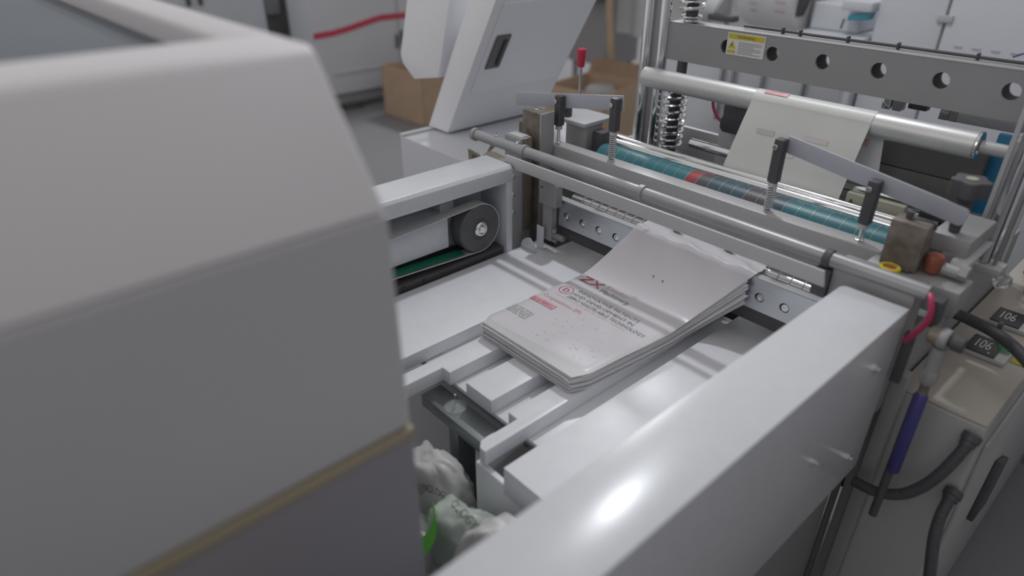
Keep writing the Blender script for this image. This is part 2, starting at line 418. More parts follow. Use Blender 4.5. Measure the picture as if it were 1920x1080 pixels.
# ---------------------------------------------------------------- left side cover with belt drive
lc = empty('side_cover', (-1.25, 0.75, 0.90), 'white open side cover on the left of the table housing the belt pulley', 'cover')
bm = nb(); prism(bm, [(-1.305, 1.095), (-1.298, 1.095), (-1.298, 1.129), (-1.202, 1.129), (-1.202, 1.094), (-1.195, 1.094), (-1.195, 1.128), (-1.2015, 1.136), (-1.3, 1.136), (-1.305, 1.13)], 'y', 0.42, 1.078, 0.001)
mk('top_cover', bm, WHITE, lc)
bm = nb(); box(bm, -1.305, -1.299, 0.42, 1.076, 0.80, 1.128, 0.001); mk('back_wall', bm, WHITE, lc)
bm = nb(); box(bm, -1.298, -1.196, 1.058, 1.078, 0.80, 1.1285, 0.0015); mk('end_wall', bm, WHITE, lc)
bm = nb(); box(bm, -1.298, -1.23, 0.60, 0.895, 0.955, 1.04, 0.002); mk('motor_box', bm, WHITE, lc, 'pale box behind the belt')
bm = nb(); box(bm, -1.298, -1.262, 0.8955, 0.94, 0.94, 1.06, 0.002); mk('bearing_plate', bm, GREYM, lc)
bm = nb(); box(bm, -1.297, -1.206, 0.62, 1.055, 0.895, 0.914, 0.001); r_ = mk('belt_rail', bm, DARK, lc)
for yy in (0.74, 0.80):
    bm = nb(); cyl(bm, (-1.206, yy, 0.907), (-1.202, yy, 0.907), 0.0045, 12); mk('screw', bm, BLACK, r_)
pu = empty('belt_drive', (-1.225, 0.975, 0.93), 'dark belt pulley with steel hub and green backed belt inside the left side cover', 'belt drive')
PC = Vector((-1.245, 0.977, 0.9885))
bm = nb(); lathe(bm, PC, (1, 0, 0), [(0, 0.061), (0.002, 0.063), (0.036, 0.063), (0.04, 0.060), (0.0405, 0.030), (0.038, 0.028)], 48); mk('wheel', bm, RUBBER, pu)
bm = nb(); lathe(bm, PC+Vector((0.038, 0, 0)), (1, 0, 0), [(0, 0.019), (0.006, 0.0195), (0.0085, 0.017), (0.0085, 0.013), (0.006, 0.011), (0.0065, 0.009), (0.011, 0.0085), (0.012, 0.0075)], 32); mk('hub', bm, CHROME, pu, 'shiny steel hub')
bm = nb()
lo_, hi_ = [], []
path = [(0.45, 1.026)] + [(PC.y+0.0655*math.sin(a), PC.z+0.0655*math.cos(a)) for a in [math.radians(-12+8*i) for i in range(26)]] + [(0.45, 0.951)]
for dx in (-1.240, -1.208):
    pass
def fbelt(u, v):
    i = u*(len(path)-1); k = min(int(i), len(path)-2); f = i-k
    y = path[k][0]*(1-f)+path[k+1][0]*f; z = path[k][1]*(1-f)+path[k+1][1]*f
    return (-1.240+0.033*v, y, z)
sheet(bm, fbelt, len(path)-1, 1, 0.002)
bl = mk('conveyor_belt', bm, BELT, pu)
bm = nb(); sheet(bm, lambda u, v: (-1.239+0.031*v, 0.46+0.47*u, 0.951+(0.928-0.951)*u*0.95+0.0042), 8, 1, 0.0006)
mk('inner_face', bm, GREENB, bl, 'green inner face of the lower run')

# ---------------------------------------------------------------- right side cover
rc = empty('side_cover', (-0.316, 0.6, 0.785), 'long white box cover along the right of the table, nearest the camera', 'cover')
bm = nb(); prism(bm, [(-0.372, 0.02), (-0.260, 0.02), (-0.260, 1.108)] + [(-0.358-0.014*math.sin(a), 1.094+0.014*math.cos(a)) for a in [PI/2*i/6 for i in range(7)]], 'z', 0.785, 1.130, 0.0035, 3); mk('box_shell', bm, WHITE, rc)
for (y, z) in ((1.021, 1.054), (1.039, 0.850), (0.863, 0.953)):
    bm = nb(); r = 0.007 if y > 0.9 else 0.004
    lathe(bm, (-0.26, y, z), (1, 0, 0), [(0, r), (0.003, r), (0.0045, r*0.7), (0.0046, r*0.5), (0.009, r*0.5), (0.0095, r*0.3)], 10); mk('bolt', bm, CHROME, rc)
bd = empty('bag_machine', (-0.75, 1.2, 0), 'grey steel body and side frames of the bag making machine below the covers and rollers', 'machine')
bm = nb(); box(bm, -0.372, -0.282, 0.02, 1.088, 0.10, 0.784, 0.003); mk('side_panel', bm, BODY, bd)
bm = nb(); box(bm, -0.2815, -0.276, 1.0885, 1.12, 0.10, 0.784, 0.001); mk('corner_strip', bm, DARK, bd)
bm = nb(); box(bm, -0.262, -0.238, 1.15, 1.178, 0.10, 0.98, 0.002); mk('upright', bm, BEAMG, bd)
for x in (-0.39, -0.3):
    bm = nb(); cyl(bm, (x, 0.3, 0), (x, 0.3, 0.1), 0.02, 14); mk('foot', bm, BLACK, bd)

# ---------------------------------------------------------------- front cross members
sh = empty('cross_shaft', (-0.8, 1.13, 1.14), 'satin grey round shaft with collars crossing the machine above the white bar', 'shaft')
bm = nb(); cyl(bm, (-1.405, 1.13, 1.1565), (-0.246, 1.13, 1.1565), 0.0135, 28, 0.001); mk('rod', bm, SHAFT, sh)
for x in (-1.405, -1.208, -0.832, -0.414):
    bm = nb(); L = 0.014
    lathe(bm, (x-L/2, 1.13, 1.1565), (1, 0, 0), [(0, 0.0138), (0.001, 0.0172), (L-0.001, 0.0172), (L, 0.0138)], 28); mk('collar', bm, STEELD if x != -0.414 else DARK, sh)
for x in (-1.32, -1.235):
    bm = nb(); cyl(bm, (x, 1.132, 1.169), (x, 1.132, 1.177), 0.006, 10, 0.001); mk('set_screw', bm, CHROME, sh)
bm = nb(); prism(bm, [(-1.236, 1.124), (-0.392, 1.124), (-0.398, 1.1535), (-1.228, 1.1535)], 'y', 1.082, 1.088, 0.001)
gb = tag(mk('guard_bar', bm, GREYM), 'flat pale grey bar in front of and below the cross shaft', 'bar')
bm = nb(); box(bm, -0.428, -0.400, 1.118, 1.142, 1.085, 1.139, 0.002); tag(mk('shaft_bracket', bm, DARK), 'small dark bracket at the right end of the pale bar', 'bracket')

# perforated steel plate with recessed screws
kp = empty('knife_plate', (-0.78, 1.175, 0.972), 'bright steel plate with a row of recessed screws behind the bag stack', 'plate')
SX = [-1.090+0.0548*i for i in range(13)]
def holed(bm, x0, x1, z0, z1, y0, y1, holes, r, n=28):
    """plate in the xz plane with round holes, thickness y0..y1"""
    xs = [x0]
    for a, b in zip(holes, holes[1:]): xs.append((a+b)/2)
    xs.append(x1)
    for hx, xa, xb in zip(holes, xs, xs[1:]):
        cz = HZ
        angs = sorted([2*PI*k/n for k in range(n)] + [math.atan2(z-cz, x-hx) % (2*PI) for x in (xa, xb) for z in (z0, z1)])
        out, inn = [], []
        for a in angs:
            c, s = math.cos(a), math.sin(a)
            t = min([((xb if c > 0 else xa)-hx)/c if abs(c) > 1e-9 else 1e9, ((z1 if s > 0 else z0)-cz)/s if abs(s) > 1e-9 else 1e9])
            out.append((hx+c*t, cz+s*t)); inn.append((hx+c*r, cz+s*r))
        for y, flip in ((y0, 0), (y1, 1)):
            vo = [bm.verts.new((p[0], y, p[1])) for p in out]; vi = [bm.verts.new((p[0], y, p[1])) for p in inn]
            if not flip: fo, fi = vo, vi
            m = len(angs)
            for k in range(m): bm.faces.new((vo[k], vo[(k+1) % m], vi[(k+1) % m], vi[k]))
            if flip:
                inner = lambda p, q: any(abs(p[0]-b)<1e-6 and abs(q[0]-b)<1e-6 for b in xs[1:-1])
                for k in range(m):
                    bm.faces.new((fi[k], fi[(k+1) % m], vi[(k+1) % m], vi[k]))
                    if not inner(out[k], out[(k+1) % m]): bm.faces.new((fo[k], fo[(k+1) % m], vo[(k+1) % m], vo[k]))
    bmesh.ops.remove_doubles(bm, verts=bm.verts[:], dist=1e-5)
HZ = 1.003
bm = nb(); holed(bm, -1.118, -0.40, 0.972, 1.044, 1.17, 1.178, SX, 0.0105); mk('face_plate', bm, PLATE, kp)
bm = nb(); box(bm, -1.118, -0.40, 1.1782, 1.186, 0.975, 1.044, 0.001); mk('backing', bm, DARK, kp)
bm = nb(); box(bm, -1.128, -0.40, 1.166, 1.186, 1.0442, 1.0475, 0.0008); mk('top_strip', bm, GREYM, kp)
proto = None
for i, x in enumerate(SX):
    if i == 0:
        bm = nb(); lathe(bm, (x, 1.1780, 1.0015), (0, -1, 0), [(0, 0.0085), (0.004, 0.0085), (0.005, 0.0075), (0.005, 0.004), (0.0025, 0.0038)], 14); proto = mk('screw', bm, CHROME, kp)
    else:
        c = proto.copy(); COL.objects.link(c); c.location.x = proto.location.x + (x-SX[0])
bm = nb(); box(bm, -1.118, -0.40, 1.188, 1.20, 0.93, 0.972, 0.001); tag(mk('knife_holder', bm, DARK), 'dark steel bar in the gap under the perforated plate', 'bar')

# ringed chrome feed roller
rl = empty('feed_roller', (-0.76, 1.202, 1.03), 'slim chrome feed roller with many narrow rings behind the perforated plate', 'roller')
bm = nb(); cyl(bm, (-1.10, 1.209, 1.038), (-0.40, 1.209, 1.038), 0.0162, 28); mk('roller_core', bm, CHROMED, rl)
proto = None
for i in range(25):
    x = -1.062+i*0.0268
    if proto is None:
        bm = nb(); lathe(bm, (x-0.0014, 1.209, 1.038), (1, 0, 0), [(0, 0.0163), (0.0004, 0.0178), (0.0024, 0.0178), (0.0028, 0.0163)], 24); proto = mk('ring', bm, GREYM, rl)
    else:
        c = proto.copy(); COL.objects.link(c); c.location.x = proto.location.x + i*0.0268
bm = nb(); box(bm, -1.105, -0.42, 1.238, 1.246, 1.03, 1.085, 0.001); tag(mk('backing_strip', bm, STEELD), 'thin dull strip standing behind the ringed roller', 'strip')

# ---------------------------------------------------------------- sealing beam and clamps
bm = nb(); box(bm, -1.238, -0.372, 1.25, 1.292, 1.062, 1.144, 0.0015)
tag(mk('sealing_beam', bm, STEEL), 'long grey steel beam carrying the four black handled clamps', 'beam')
def clamp(c, x, z0, z1, spring):
    bm = nb(); lathe(bm, (x, 1.272, 1.1445), (0, 0, 1), [(0, 0.0085), (0.003, 0.0085), (0.0045, 0.006)], 6); mk('base_nut', bm, CHROME, c)
    bm = nb(); cyl(bm, (x, 1.272, 1.149), (x, 1.272, z0), 0.0042, 12); mk('rod', bm, CHROME, c)
    if spring:
        bm = nb(); tube(bm, coil((x, 1.272, 1.150), (0, 0, 1), 0.0082, 0.0052, (z0-1.160)/0.0052), 0.0014, 6); mk('spring', bm, GREYM, c)
    bm = nb(); lathe(bm, (x, 1.272, z0-0.010), (0, 0, 1), [(0, 0.008), (0.001, 0.0095), (0.009, 0.0095), (0.01, 0.008)], 14); mk('collar', bm, GREYM, c)
    bm = nb(); box(bm, x-0.0105, x+0.0105, 1.262, 1.283, z0+0.0005, z1, 0.003, 3)
    h = mk('handle', bm, BLACK, c, 'black plastic handle')
    bm = nb(); cyl(bm, (x-0.004, 1.262, z1-0.016), (x-0.004, 1.257, z1-0.016), 0.0058, 12, 0.001); mk('pivot_bolt', bm, CHROME, h)
def arm(c, p, q, hgt, rnd):
    p, q = Vector(p), Vector(q); d = (q-p).normalized(); n = Vector((-d.z, 0, d.x))
    poly = [p-n*hgt/2, q-n*hgt/2, q+n*hgt/2, p+n*hgt/2]
    if rnd:
        e = [q + d*(math.cos(a)*0.009-0.009) + n*(math.copysign(hgt/2-0.009, math.sin(a) or 1)+math.sin(a)*0.009) for a in [math.radians(t) for t in (-90, -65, -40, -15, -1, 1, 15, 40, 65, 90)]]
        poly = [poly[0]]+e+[poly[3]]
    bm = nb(); prism(bm, [(v.x, v.z) for v in poly], 'y', 1.2845, 1.2885, 0.0005)
    mk('lever_arm', bm, ARM, c)
ca = empty('lever_clamp', (-1.13, 1.272, 1.1445), 'left pair of black handled clamps joined by a flat grey arm', 'clamp')
clamp(ca, -1.228, 1.192, 1.272, False)
clamp(ca, -1.041, 1.218, 1.299, True)
arm(ca, (-1.412, 0, 1.2265), (-1.028, 0, 1.2865), 0.036, False)
cb_ = empty('lever_clamp', (-0.51, 1.272, 1.1445), 'right pair of black handled clamps joined by a round ended grey arm', 'clamp')
clamp(cb_, -0.612, 1.208, 1.299, True)
clamp(cb_, -0.419, 1.180, 1.266, False)
arm(cb_, (-0.607, 0, 1.287), (-0.266, 0, 1.236), 0.034, True)

# ---------------------------------------------------------------- side frames and guide blocks
gp = empty('guide_post', (-1.27, 1.165, 0.72), 'grey steel guide post beside the end of the left side cover', 'post')
bm = nb(); box(bm, -1.304, -1.239, 1.147, 1.184, 0.72, 1.178, 0.002); mk('post_block', bm, STEELD, gp)
bm = nb(); box(bm, -1.297, -1.246, 1.152, 1.180, 1.1782, 1.1803, 0.0008); mk('post_cap', bm, GREYM, gp)
bm = nb(); box(bm, -1.2375, -1.2325, 1.154, 1.180, 0.92, 1.178, 0.001); mk('brass_gib', bm, BRASS, gp, 'thin brass strip')
for z in (0.966, 1.017, 1.07):
    bm = nb(); lathe(bm, (-1.268, 1.147, z), (0, -1, 0), [(0, 0.006), (0.003, 0.006), (0.004, 0.0045), (0.004, 0.0022), (0.002, 0.002)], 12); mk('screw', bm, CHROME, gp)
gk = empty('guide_block', (-1.235, 1.19, 0.9), 'tall oil stained steel block standing behind the left guide post', 'block')
bm = nb(); box(bm, -1.293, -1.2285, 1.20, 1.245, 0.9, 1.2355, 0.002); mk('block', bm, STAINED, gk)
bm = nb(); box(bm, -1.2282, -1.222, 1.20, 1.2485, 0.9, 1.235, 0.001); mk('side_plate', bm, STEELD, gk)
bm = nb(); box(bm, -1.313, -1.2935, 1.205, 1.235, 1.165, 1.199, 0.002); mk('stop', bm, STAINED, gk)
bm = nb(); cyl(bm, (-1.262, 1.222, 1.2357), (-1.262, 1.222, 1.2375), 0.006, 14); mk('set_screw', bm, GREYM, gk)
sl = empty('slide_block', (-1.145, 1.16, 0.93), 'dull grey slide block between the guide post and the feed roller', 'block')
bm = nb(); prism(bm, [(-1.163, 1.03), (-1.102, 1.03), (-1.102, 1.085), (-1.112, 1.1), (-1.163, 1.1)], 'y', 1.14, 1.165, 0.0015); mk('block', bm, STEELD, sl)
bm = nb(); box(bm, -1.152, -1.120, 1.145, 1.165, 0.93, 1.0298, 0.001); mk('stem', bm, STEELD, sl)
bm = nb(); cyl(bm, (-1.152, 1.1402, 1.075), (-1.152, 1.1385, 1.075), 0.003, 10); mk('oil_hole', bm, BLACK, sl)
fit_ = empty('pipe_fitting', (-1.115, 1.15, 0.935), 'small dull steel pipe fitting at the back corner of the table', 'fitting')
bm = nb(); cyl(bm, (-1.13, 1.158, 0.944), (-1.085, 1.158, 0.944), 0.008, 12, 0.001); mk('body', bm, STEELD, fit_)
bm = nb(); cyl(bm, (-1.118, 1.156, 0.9525), (-1.118, 1.156, 0.963), 0.006, 10, 0.001); mk('cap', bm, STEELD, fit_)
bm = nb(); cyl(bm, (-1.14, 1.157, 0.930), (-1.11, 1.157, 0.930), 0.0055, 10, 0.001); mk('nozzle', bm, STEELD, fit_)

fr = bd
bm = nb(); box(bm, -1.34, -1.315, 1.25, 1.80, 0.10, 1.05, 0.003); mk('frame_plate', bm, BEAMG, fr)
bm = nb(); box(bm, -1.262, -0.29, 1.30, 1.79, 0.55, 0.90, 0.003); mk('inner_tray', bm, DARK, fr)
for yy in (1.25, 1.75):
    bm = nb(); cyl(bm, (-1.327, yy+0.02, 0), (-1.327, yy+0.02, 0.1), 0.012, 14); mk('foot', bm, BLACK, fr)
fr2 = bd
bm = nb(); box(bm, -0.288, -0.262, 1.18, 1.80, 0.10, 1.06, 0.003); mk('frame_plate', bm, BEAMG, fr2)
bm = nb(); box(bm, -0.40, -0.262, 1.125, 1.178, 0.90, 1.155, 0.003); mk('end_block', bm, STEELD, fr2)
bm = nb(); box(bm, -0.37, -0.215, 1.1785, 1.248, 1.10, 1.150, 0.003); mk('bearing_plate', bm, STEELD, fr2)
for yy in (1.25, 1.75):
    bm = nb(); cyl(bm, (-0.275, yy, 0), (-0.275, yy, 0.1), 0.012, 14); mk('foot', bm, BLACK, fr2)
rb = empty('guide_block', (-0.318, 1.21, 1.152), 'square oil stained steel block at the right end of the sealing beam', 'block')
bm = nb(); box(bm, -0.352, -0.292, 1.192, 1.235, 1.152, 1.236, 0.002); mk('block', bm, STAINED, rb)
bm = nb(); box(bm, -0.335, -0.30, 1.186, 1.1915, 1.1525, 1.157, 0.0008); mk('brass_shim', bm, BRASS, rb, 'yellowish brass shim')
bm = nb(); tube(bm, smooth([(-0.328, 1.21, 1.239), (-0.31, 1.206, 1.243), (-0.292, 1.21, 1.241), (-0.288, 1.214, 1.23)]), 0.0022, 7); mk('wire', bm, BLACK, rb)
bm = nb(); cyl(bm, (-0.332, 1.214, 1.2365), (-0.332, 1.214, 1.249), 0.006, 6); mk('bolt', bm, BLACK, rb)
bm = nb(); lathe(bm, (-0.276, 1.222, 1.1545), (0, 0, 1), [(0, 0.0135), (0.003, 0.0150), (0.026, 0.0150), (0.030, 0.013), (0.031, 0.0075)], 12)
tag(mk('copper_cap', bm, COPPER), 'reddish brown faceted cap beside the stained block', 'cap')
st = empty('stop_button', (-0.322, 1.152, 1.1555), 'small round yellow and red button near the right end of the shaft', 'button')
bm = nb(); lathe(bm, (-0.322, 1.158, 1.1555), (0, 0, 1), [(0, 0.017), (0.010, 0.017), (0.012, 0.015), (0.012, 0.012), (0.006, 0.0115)], 24); mk('base_ring', bm, YELLOW, st)
bm = nb(); lathe(bm, (-0.322, 1.158, 1.162), (0, 0, 1), [(0, 0.006), (0.001, 0.0085), (0.003, 0.0085), (0.004, 0.006)], 24); mk('push_head', bm, RSEG, st)
bp = empty('bearing_plug', (-0.245, 1.225, 1.1505), 'short chrome cylinder plug on the right bearing plate', 'plug')
bm = nb(); cyl(bm, (-0.262, 1.228, 1.162), (-0.235, 1.228, 1.162), 0.011, 16, 0.001); mk('barrel', bm, STEELD, bp)
bm = nb(); cyl(bm, (-0.236, 1.2275, 1.165), (-0.222, 1.2275, 1.165), 0.0135, 6, 0.001); mk('hex_nut', bm, STEELD, bp)

# ---------------------------------------------------------------- blue rubber roller
br = empty('rubber_roller', (-0.76, 1.345, 1.09), 'teal rubber roller with pale rings and painted red and dark reflections behind the sealing beam', 'roller')
N = 24; x0, x1 = -1.135, -0.385; dx = (x1-x0)/N
reflection_cols = {9: RSEG, 10: DGREY, 11: TEALD, 12: TEALD, 13: TEALD, 14: DGREY, 15: DGREY, 16: TEALD}  # reflections in the teal roller, painted as segment colours
for i in range(N):
    bm = nb(); a = x0+i*dx
    lathe(bm, (a, 1.354, 1.106), (1, 0, 0), [(0, 0.0415), (0.0008, 0.0420), (dx-0.0026, 0.0420), (dx-0.0018, 0.0415)], 40); mk('roller_segment', bm, reflection_cols.get(i, TEAL), br, sharp=18)
proto = None
for i in range(1, N):
    a = x0+i*dx
    if proto is None:
        bm = nb(); lathe(bm, (a-0.0018, 1.354, 1.106), (1, 0, 0), [(0, 0.0415), (0.0004, 0.0426), (0.0014, 0.0426), (0.0018, 0.0415)], 36); proto = mk('pale_ring', bm, BEAMT, br)
    else:
        c = proto.copy(); COL.objects.link(c); c.location.x = proto.location.x+(i-1)*dx
bm = nb(); cyl(bm, (-1.148, 1.354, 1.106), (-0.29, 1.354, 1.106), 0.01, 16); mk('axle', bm, STEELD, br)
bm = nb(); cyl(bm, (-1.27, 1.402, 1.138), (-0.255, 1.402, 1.138), 0.0125, 24); tag(mk('guide_rod', bm, CHROME), 'thicker chrome rod right behind the teal roller', 'rod')
bm = nb(); cyl(bm, (-1.27, 1.432, 1.142), (-0.255, 1.432, 1.142), 0.008, 20); tag(mk('guide_rod', bm, CHROME), 'thin chrome rod behind the thicker one at the foot of the film', 'rod')
bm = nb(); cyl(bm, (-0.965, 1.50, 1.160), (-0.27, 1.50, 1.160), 0.0125, 20, 0.001); tag(mk('guide_rod', bm, CHROME), 'short chrome rod ending in the open left of the hanging film', 'rod')

# ---------------------------------------------------------------- press beam with round holes
pb = empty('press_beam', (-0.74, 1.61, 1.334), 'grey cross beam with a row of round holes and a warning label', 'beam')
HZ = 1.389
HX = [-0.965+0.1262*i for i in range(6)]
bm = nb(); holed(bm, -1.150, -0.26, 1.334, 1.4285, 1.600, 1.607, HX, 0.0168); mk('web', bm, BEAMG, pb)
bm = nb(); holed(bm, -1.150, -0.26, 1.334, 1.4255, 1.650, 1.656, HX, 0.0168); mk('back_web', bm, BEAMG, pb)
bm = nb(); box(bm, -1.150, -0.26, 1.5995, 1.6035, 1.4288, 1.4315, 0.0005); mk('front_edge', bm, BEAMT, pb)
bm = nb(); box(bm, -1.150, -0.26, 1.6075, 1.662, 1.4258, 1.4300, 0.001); mk('top_flange', bm, BEAMG, pb)
sk = bm = nb(); box(bm, -0.964, -0.860, 1.5985, 1.5997, 1.3725, 1.4255, 0); sk = mk('warning_label', bm, PAPER, pb, 'white and yellow warning label')
bm = nb(); box(bm, -0.961, -0.863, 1.5978, 1.5984, 1.411, 1.423, 0); mk('header', bm, YELLOW, sk)
mk('lettering', text_bm('WARNING', 0.009, (1, 0, 0), (0, 0, 1), (-0.937, 1.5976, 1.4135), 0.05, None, 0.0002), BLACK, sk)
bm = nb(); prism(bm, [(-0.960, 1.388), (-0.938, 1.388), (-0.949, 1.407)], 'y', 1.5978, 1.5984); mk('warning_sign', bm, YELLOW, sk)
bm = nb(); prism(bm, [(-0.9525, 1.391), (-0.950, 1.396), (-0.952, 1.397), (-0.9475, 1.402), (-0.9485, 1.397), (-0.9465, 1.3965)], 'y', 1.5974, 1.5978); mk('bolt_mark', bm, BLACK, sk)
bm = nb(); box(bm, -0.960, -0.938, 1.5978, 1.5984, 1.3765, 1.3845, 0); mk('footer', bm, YELLOW, sk)
for k in range(7):
    bm = nb(); box(bm, -0.931, -0.868-(0.02 if k % 3 == 2 else 0), 1.5978, 1.5984, 1.4035-k*0.0043, 1.4047-k*0.0043, 0); mk('text_line', bm, INK, sk)
# wiring along the beam
cb = empty('wiring_loom', (-0.6, 1.645, 1.4345), 'thin dark cable tied along the top of the grey holed beam', 'cable')
pts = [(-0.95, 1.645, 1.436), (-0.85, 1.648, 1.436), (-0.75, 1.644, 1.436), (-0.6, 1.647, 1.436), (-0.45, 1.645, 1.436), (-0.33, 1.646, 1.436), (-0.27, 1.646, 1.441)]
bm = nb(); tube(bm, smooth(pts), 0.0035, 8); mk('cable', bm, BLACK, cb)
bm = nb(); tube(bm, smooth([(-0.36, 1.640, 1.445), (-0.34, 1.636, 1.455), (-0.325, 1.64, 1.448), (-0.31, 1.64, 1.455), (-0.29, 1.645, 1.445)]), 0.0018, 6); mk('cable', bm, BLUER, cb, 'violet wires')
bm = nb(); tube(bm, [(-0.325, 1.64, 1.444), (-0.27, 1.642, 1.444)], 0.006, 10, (0.004, 0.001)); mk('hose_end', bm, BLACK, cb)
for x in (-0.845, -0.80, -0.685, -0.575, -0.42):
    bm = nb(); box(bm, x-0.0025, x+0.0025, 1.640, 1.652, 1.4303, 1.444, 0.001); mk('cable_tie', bm, BLACK, cb)

# springs on threaded posts at the left end of the beam
def spring_post(x, y, z0, z1, turns, r, label):
    s = empty('spring_post', (x, y, z0), label, 'spring')
    bm = nb(); cyl(bm, (x, y, z0), (x, y, z1), 0.016, 18); mk('screw', bm, BLACK, s)
    bm = nb(); L = z1-z0-0.035; tube(bm, coil((x, y, z0+0.027), (0, 0, 1), r, L/turns, turns, 22), 0.0048, 8); mk('coil', bm, CHROME, s)
    for zz, rr in ((z0+0.001, r*0.7), (z0+0.011, r*0.95), (z1-0.007, r*0.95)):
        bm = nb(); lathe(bm, (x, y, zz), (0, 0, 1), [(0, rr*0.9), (0.002, rr), (0.006, rr), (0.008, rr*0.9)], 24); mk('washer', bm, CHROME, s)
spring_post(-1.098, 1.628, 1.4305, 1.60, 8, 0.030, 'upper steel coil spring standing on the left end of the holed beam')
spring_post(-1.098, 1.60, 1.065, 1.275, 9, 0.030, 'lower steel coil spring under the wide roller at the left')
bm = nb(); cyl(bm, (-1.098, 1.612, 1.30), (-1.098, 1.612, 1.3335), 0.014, 16); tag(mk('nut_sleeve', bm, BLACK), 'black sleeve between the holed beam and the wide roller', 'sleeve')

def chrome_pair(x, y, z0, z1, gap, r, label, blockz):
    c = empty('chrome_column', (x, y, z0), label, 'column')
    for dxx in (-gap/2, gap/2):
        bm = nb(); cyl(bm, (x+dxx, y, z0), (x+dxx, y, z1), r, 24); mk('tube', bm, CHROME, c)
    bm = nb(); box(bm, x-gap/2+r*0.6, x+gap/2-r*0.6, y+r*0.2, y+r*0.9, z0, z1, 0.001); mk('rail', bm, BEAMG, c)
    bm = nb(); box(bm, x-gap/2-r*0.2, x+gap/2+r*1.2, y-r*1.25, y-r*0.9, blockz-0.010, blockz+0.012, 0.002); mk('clip', bm, STEEL, c)
chrome_pair(-1.188, 1.60, 1.02, 1.70, 0.054, 0.0165, 'pair of tall chrome columns at the left end of the holed beam', 1.285)

# ---------------------------------------------------------------- wide roller and film web
wr = empty('film_roller', (-0.7, 1.52, 1.27), 'wide dull aluminium roller below the holed beam with the film over it', 'roller')
bm = nb(); lathe(bm, (-1.150, 1.52, 1.297), (1, 0, 0), [(0, 0.024), (0.002, 0.0262), (0.808, 0.0262), (0.81, 0.0245)], 40); mk('tube', bm, mat('brushed_aluminium', (0.60, 0.60, 0.60), 0.42, 0.55, 0.06, 10, aniso=(2, 30, 30)), wr)
bm = nb(); lathe(bm, (-0.3398, 1.52, 1.297), (1, 0, 0), [(0, 0.027), (0.0015, 0.0285), (0.004, 0.0285), (0.0045, 0.022), (0.0047, 0.016), (0.002, 0.015)], 36); mk('end_flange', bm, CHROME, wr)
bm = nb(); cyl(bm, (-0.334, 1.52, 1.297), (-0.285, 1.52, 1.297), 0.0125, 20, 0.001); mk('journal', bm, STEEL, wr)
bm = nb(); box(bm, -0.287, -0.262, 1.50, 1.54, 1.06, 1.325, 0.002); mk('bearing_bracket', bm, STEELD, wr)

WEBM = mat('faint_grey_ink', (0.56, 0.57, 0.55), 0.45); WEBP = mat('faint_pink_ink', (0.70, 0.645, 0.64), 0.45)
wb = empty('film_web', (-0.69, 1.48, 1.10), 'wide milky printed film hanging from the aluminium roller to the rods', 'film')
prof = [(1.546, 1.305)] + [(1.52+0.0272*math.cos(a), 1.297+0.0272*math.sin(a)) for a in [math.radians(20+14*i) for i in range(12)]] + [(1.478, 1.25), (1.462, 1.19), (1.450, 1.14), (1.445, 1.10)]
def pweb(u, v):
    i = v*(len(prof)-1); k = min(int(i), len(prof)-2); f = i-k
    y = prof[k][0]*(1-f)+prof[k+1][0]*f; z = prof[k][1]*(1-f)+prof[k+1][1]*f
    l = -0.812-0.028*max(0, (1.297-z)/0.2); r = -0.534-0.012*max(0, (1.297-z)/0.2)
    return (l+(r-l)*u, y-0.0005, z)
bm = nb(); sheet(bm, pweb, 8, 45, 0.0006); mk('sheet', bm, FILMW, wb, sharp=80)
def onweb(z): # y of the web front at height z on the straight fall
    for (ya, za), (yb, zb) in zip(prof[12:], prof[13:]):
        if zb <= z <= za: return ya+(yb-ya)*(za-z)/(za-zb)
    return 1.49
for (x, z, l, h, m) in ((-0.66, 1.243, 0.055, 0.010, PALE), (-0.72, 1.236, 0.03, 0.008, PALE), (-0.775, 1.235, 0.045, 0.011, BELT), (-0.70, 1.20, 0.03, 0.006, PALE), (-0.62, 1.215, 0.03, 0.006, PALE)):
    m = WEBM if m is BELT else WEBP
    y = onweb(z)-0.0022; y2 = onweb(z+h)-0.0022
    bm = nb(); v = [bm.verts.new(p) for p in ((x, y, z), (x+l, y, z), (x+l, y2, z+h), (x, y2, z+h))]; bm.faces.new(v); mk('print_mark', bm, m, wb)
bm = nb(); a0, a1 = math.radians(96), math.radians(124)
sheet(bm, lambda u, v: (-0.790+0.058*u, 1.52+0.0290*math.cos(a0+(a1-a0)*v), 1.297+0.0290*math.sin(a0+(a1-a0)*v)), 2, 4); mk('print_mark', bm, PINK, wb, 'pinkish red printed bar')
wb2 = empty('film_strip', (-0.54, 1.53, 1.16), 'narrow white film strip with a pink square hanging at the right of the wide film', 'film')
bm = nb(); sheet(bm, lambda u, v: (-0.60+0.085*u+0.018*v, 1.535-0.004*v, 1.275-0.15*v), 3, 8, 0.0006); mk('sheet', bm, PAPER, wb2)
bm = nb(); box(bm, -0.558, -0.542, 1.5325, 1.5333, 1.243, 1.258, 0); mk('print_mark', bm, PINK, wb2)
bm = nb(); sheet(bm, lambda u, v: (-0.53+0.13*u, 1.50-0.03*v+0.02*u, 1.170-0.035*u-0.015*v), 6, 3, 0.0008)
tag(mk('paper_scrap', bm, PAPER), 'thin white scrap of film lying in front of the long black box', 'film scrap')

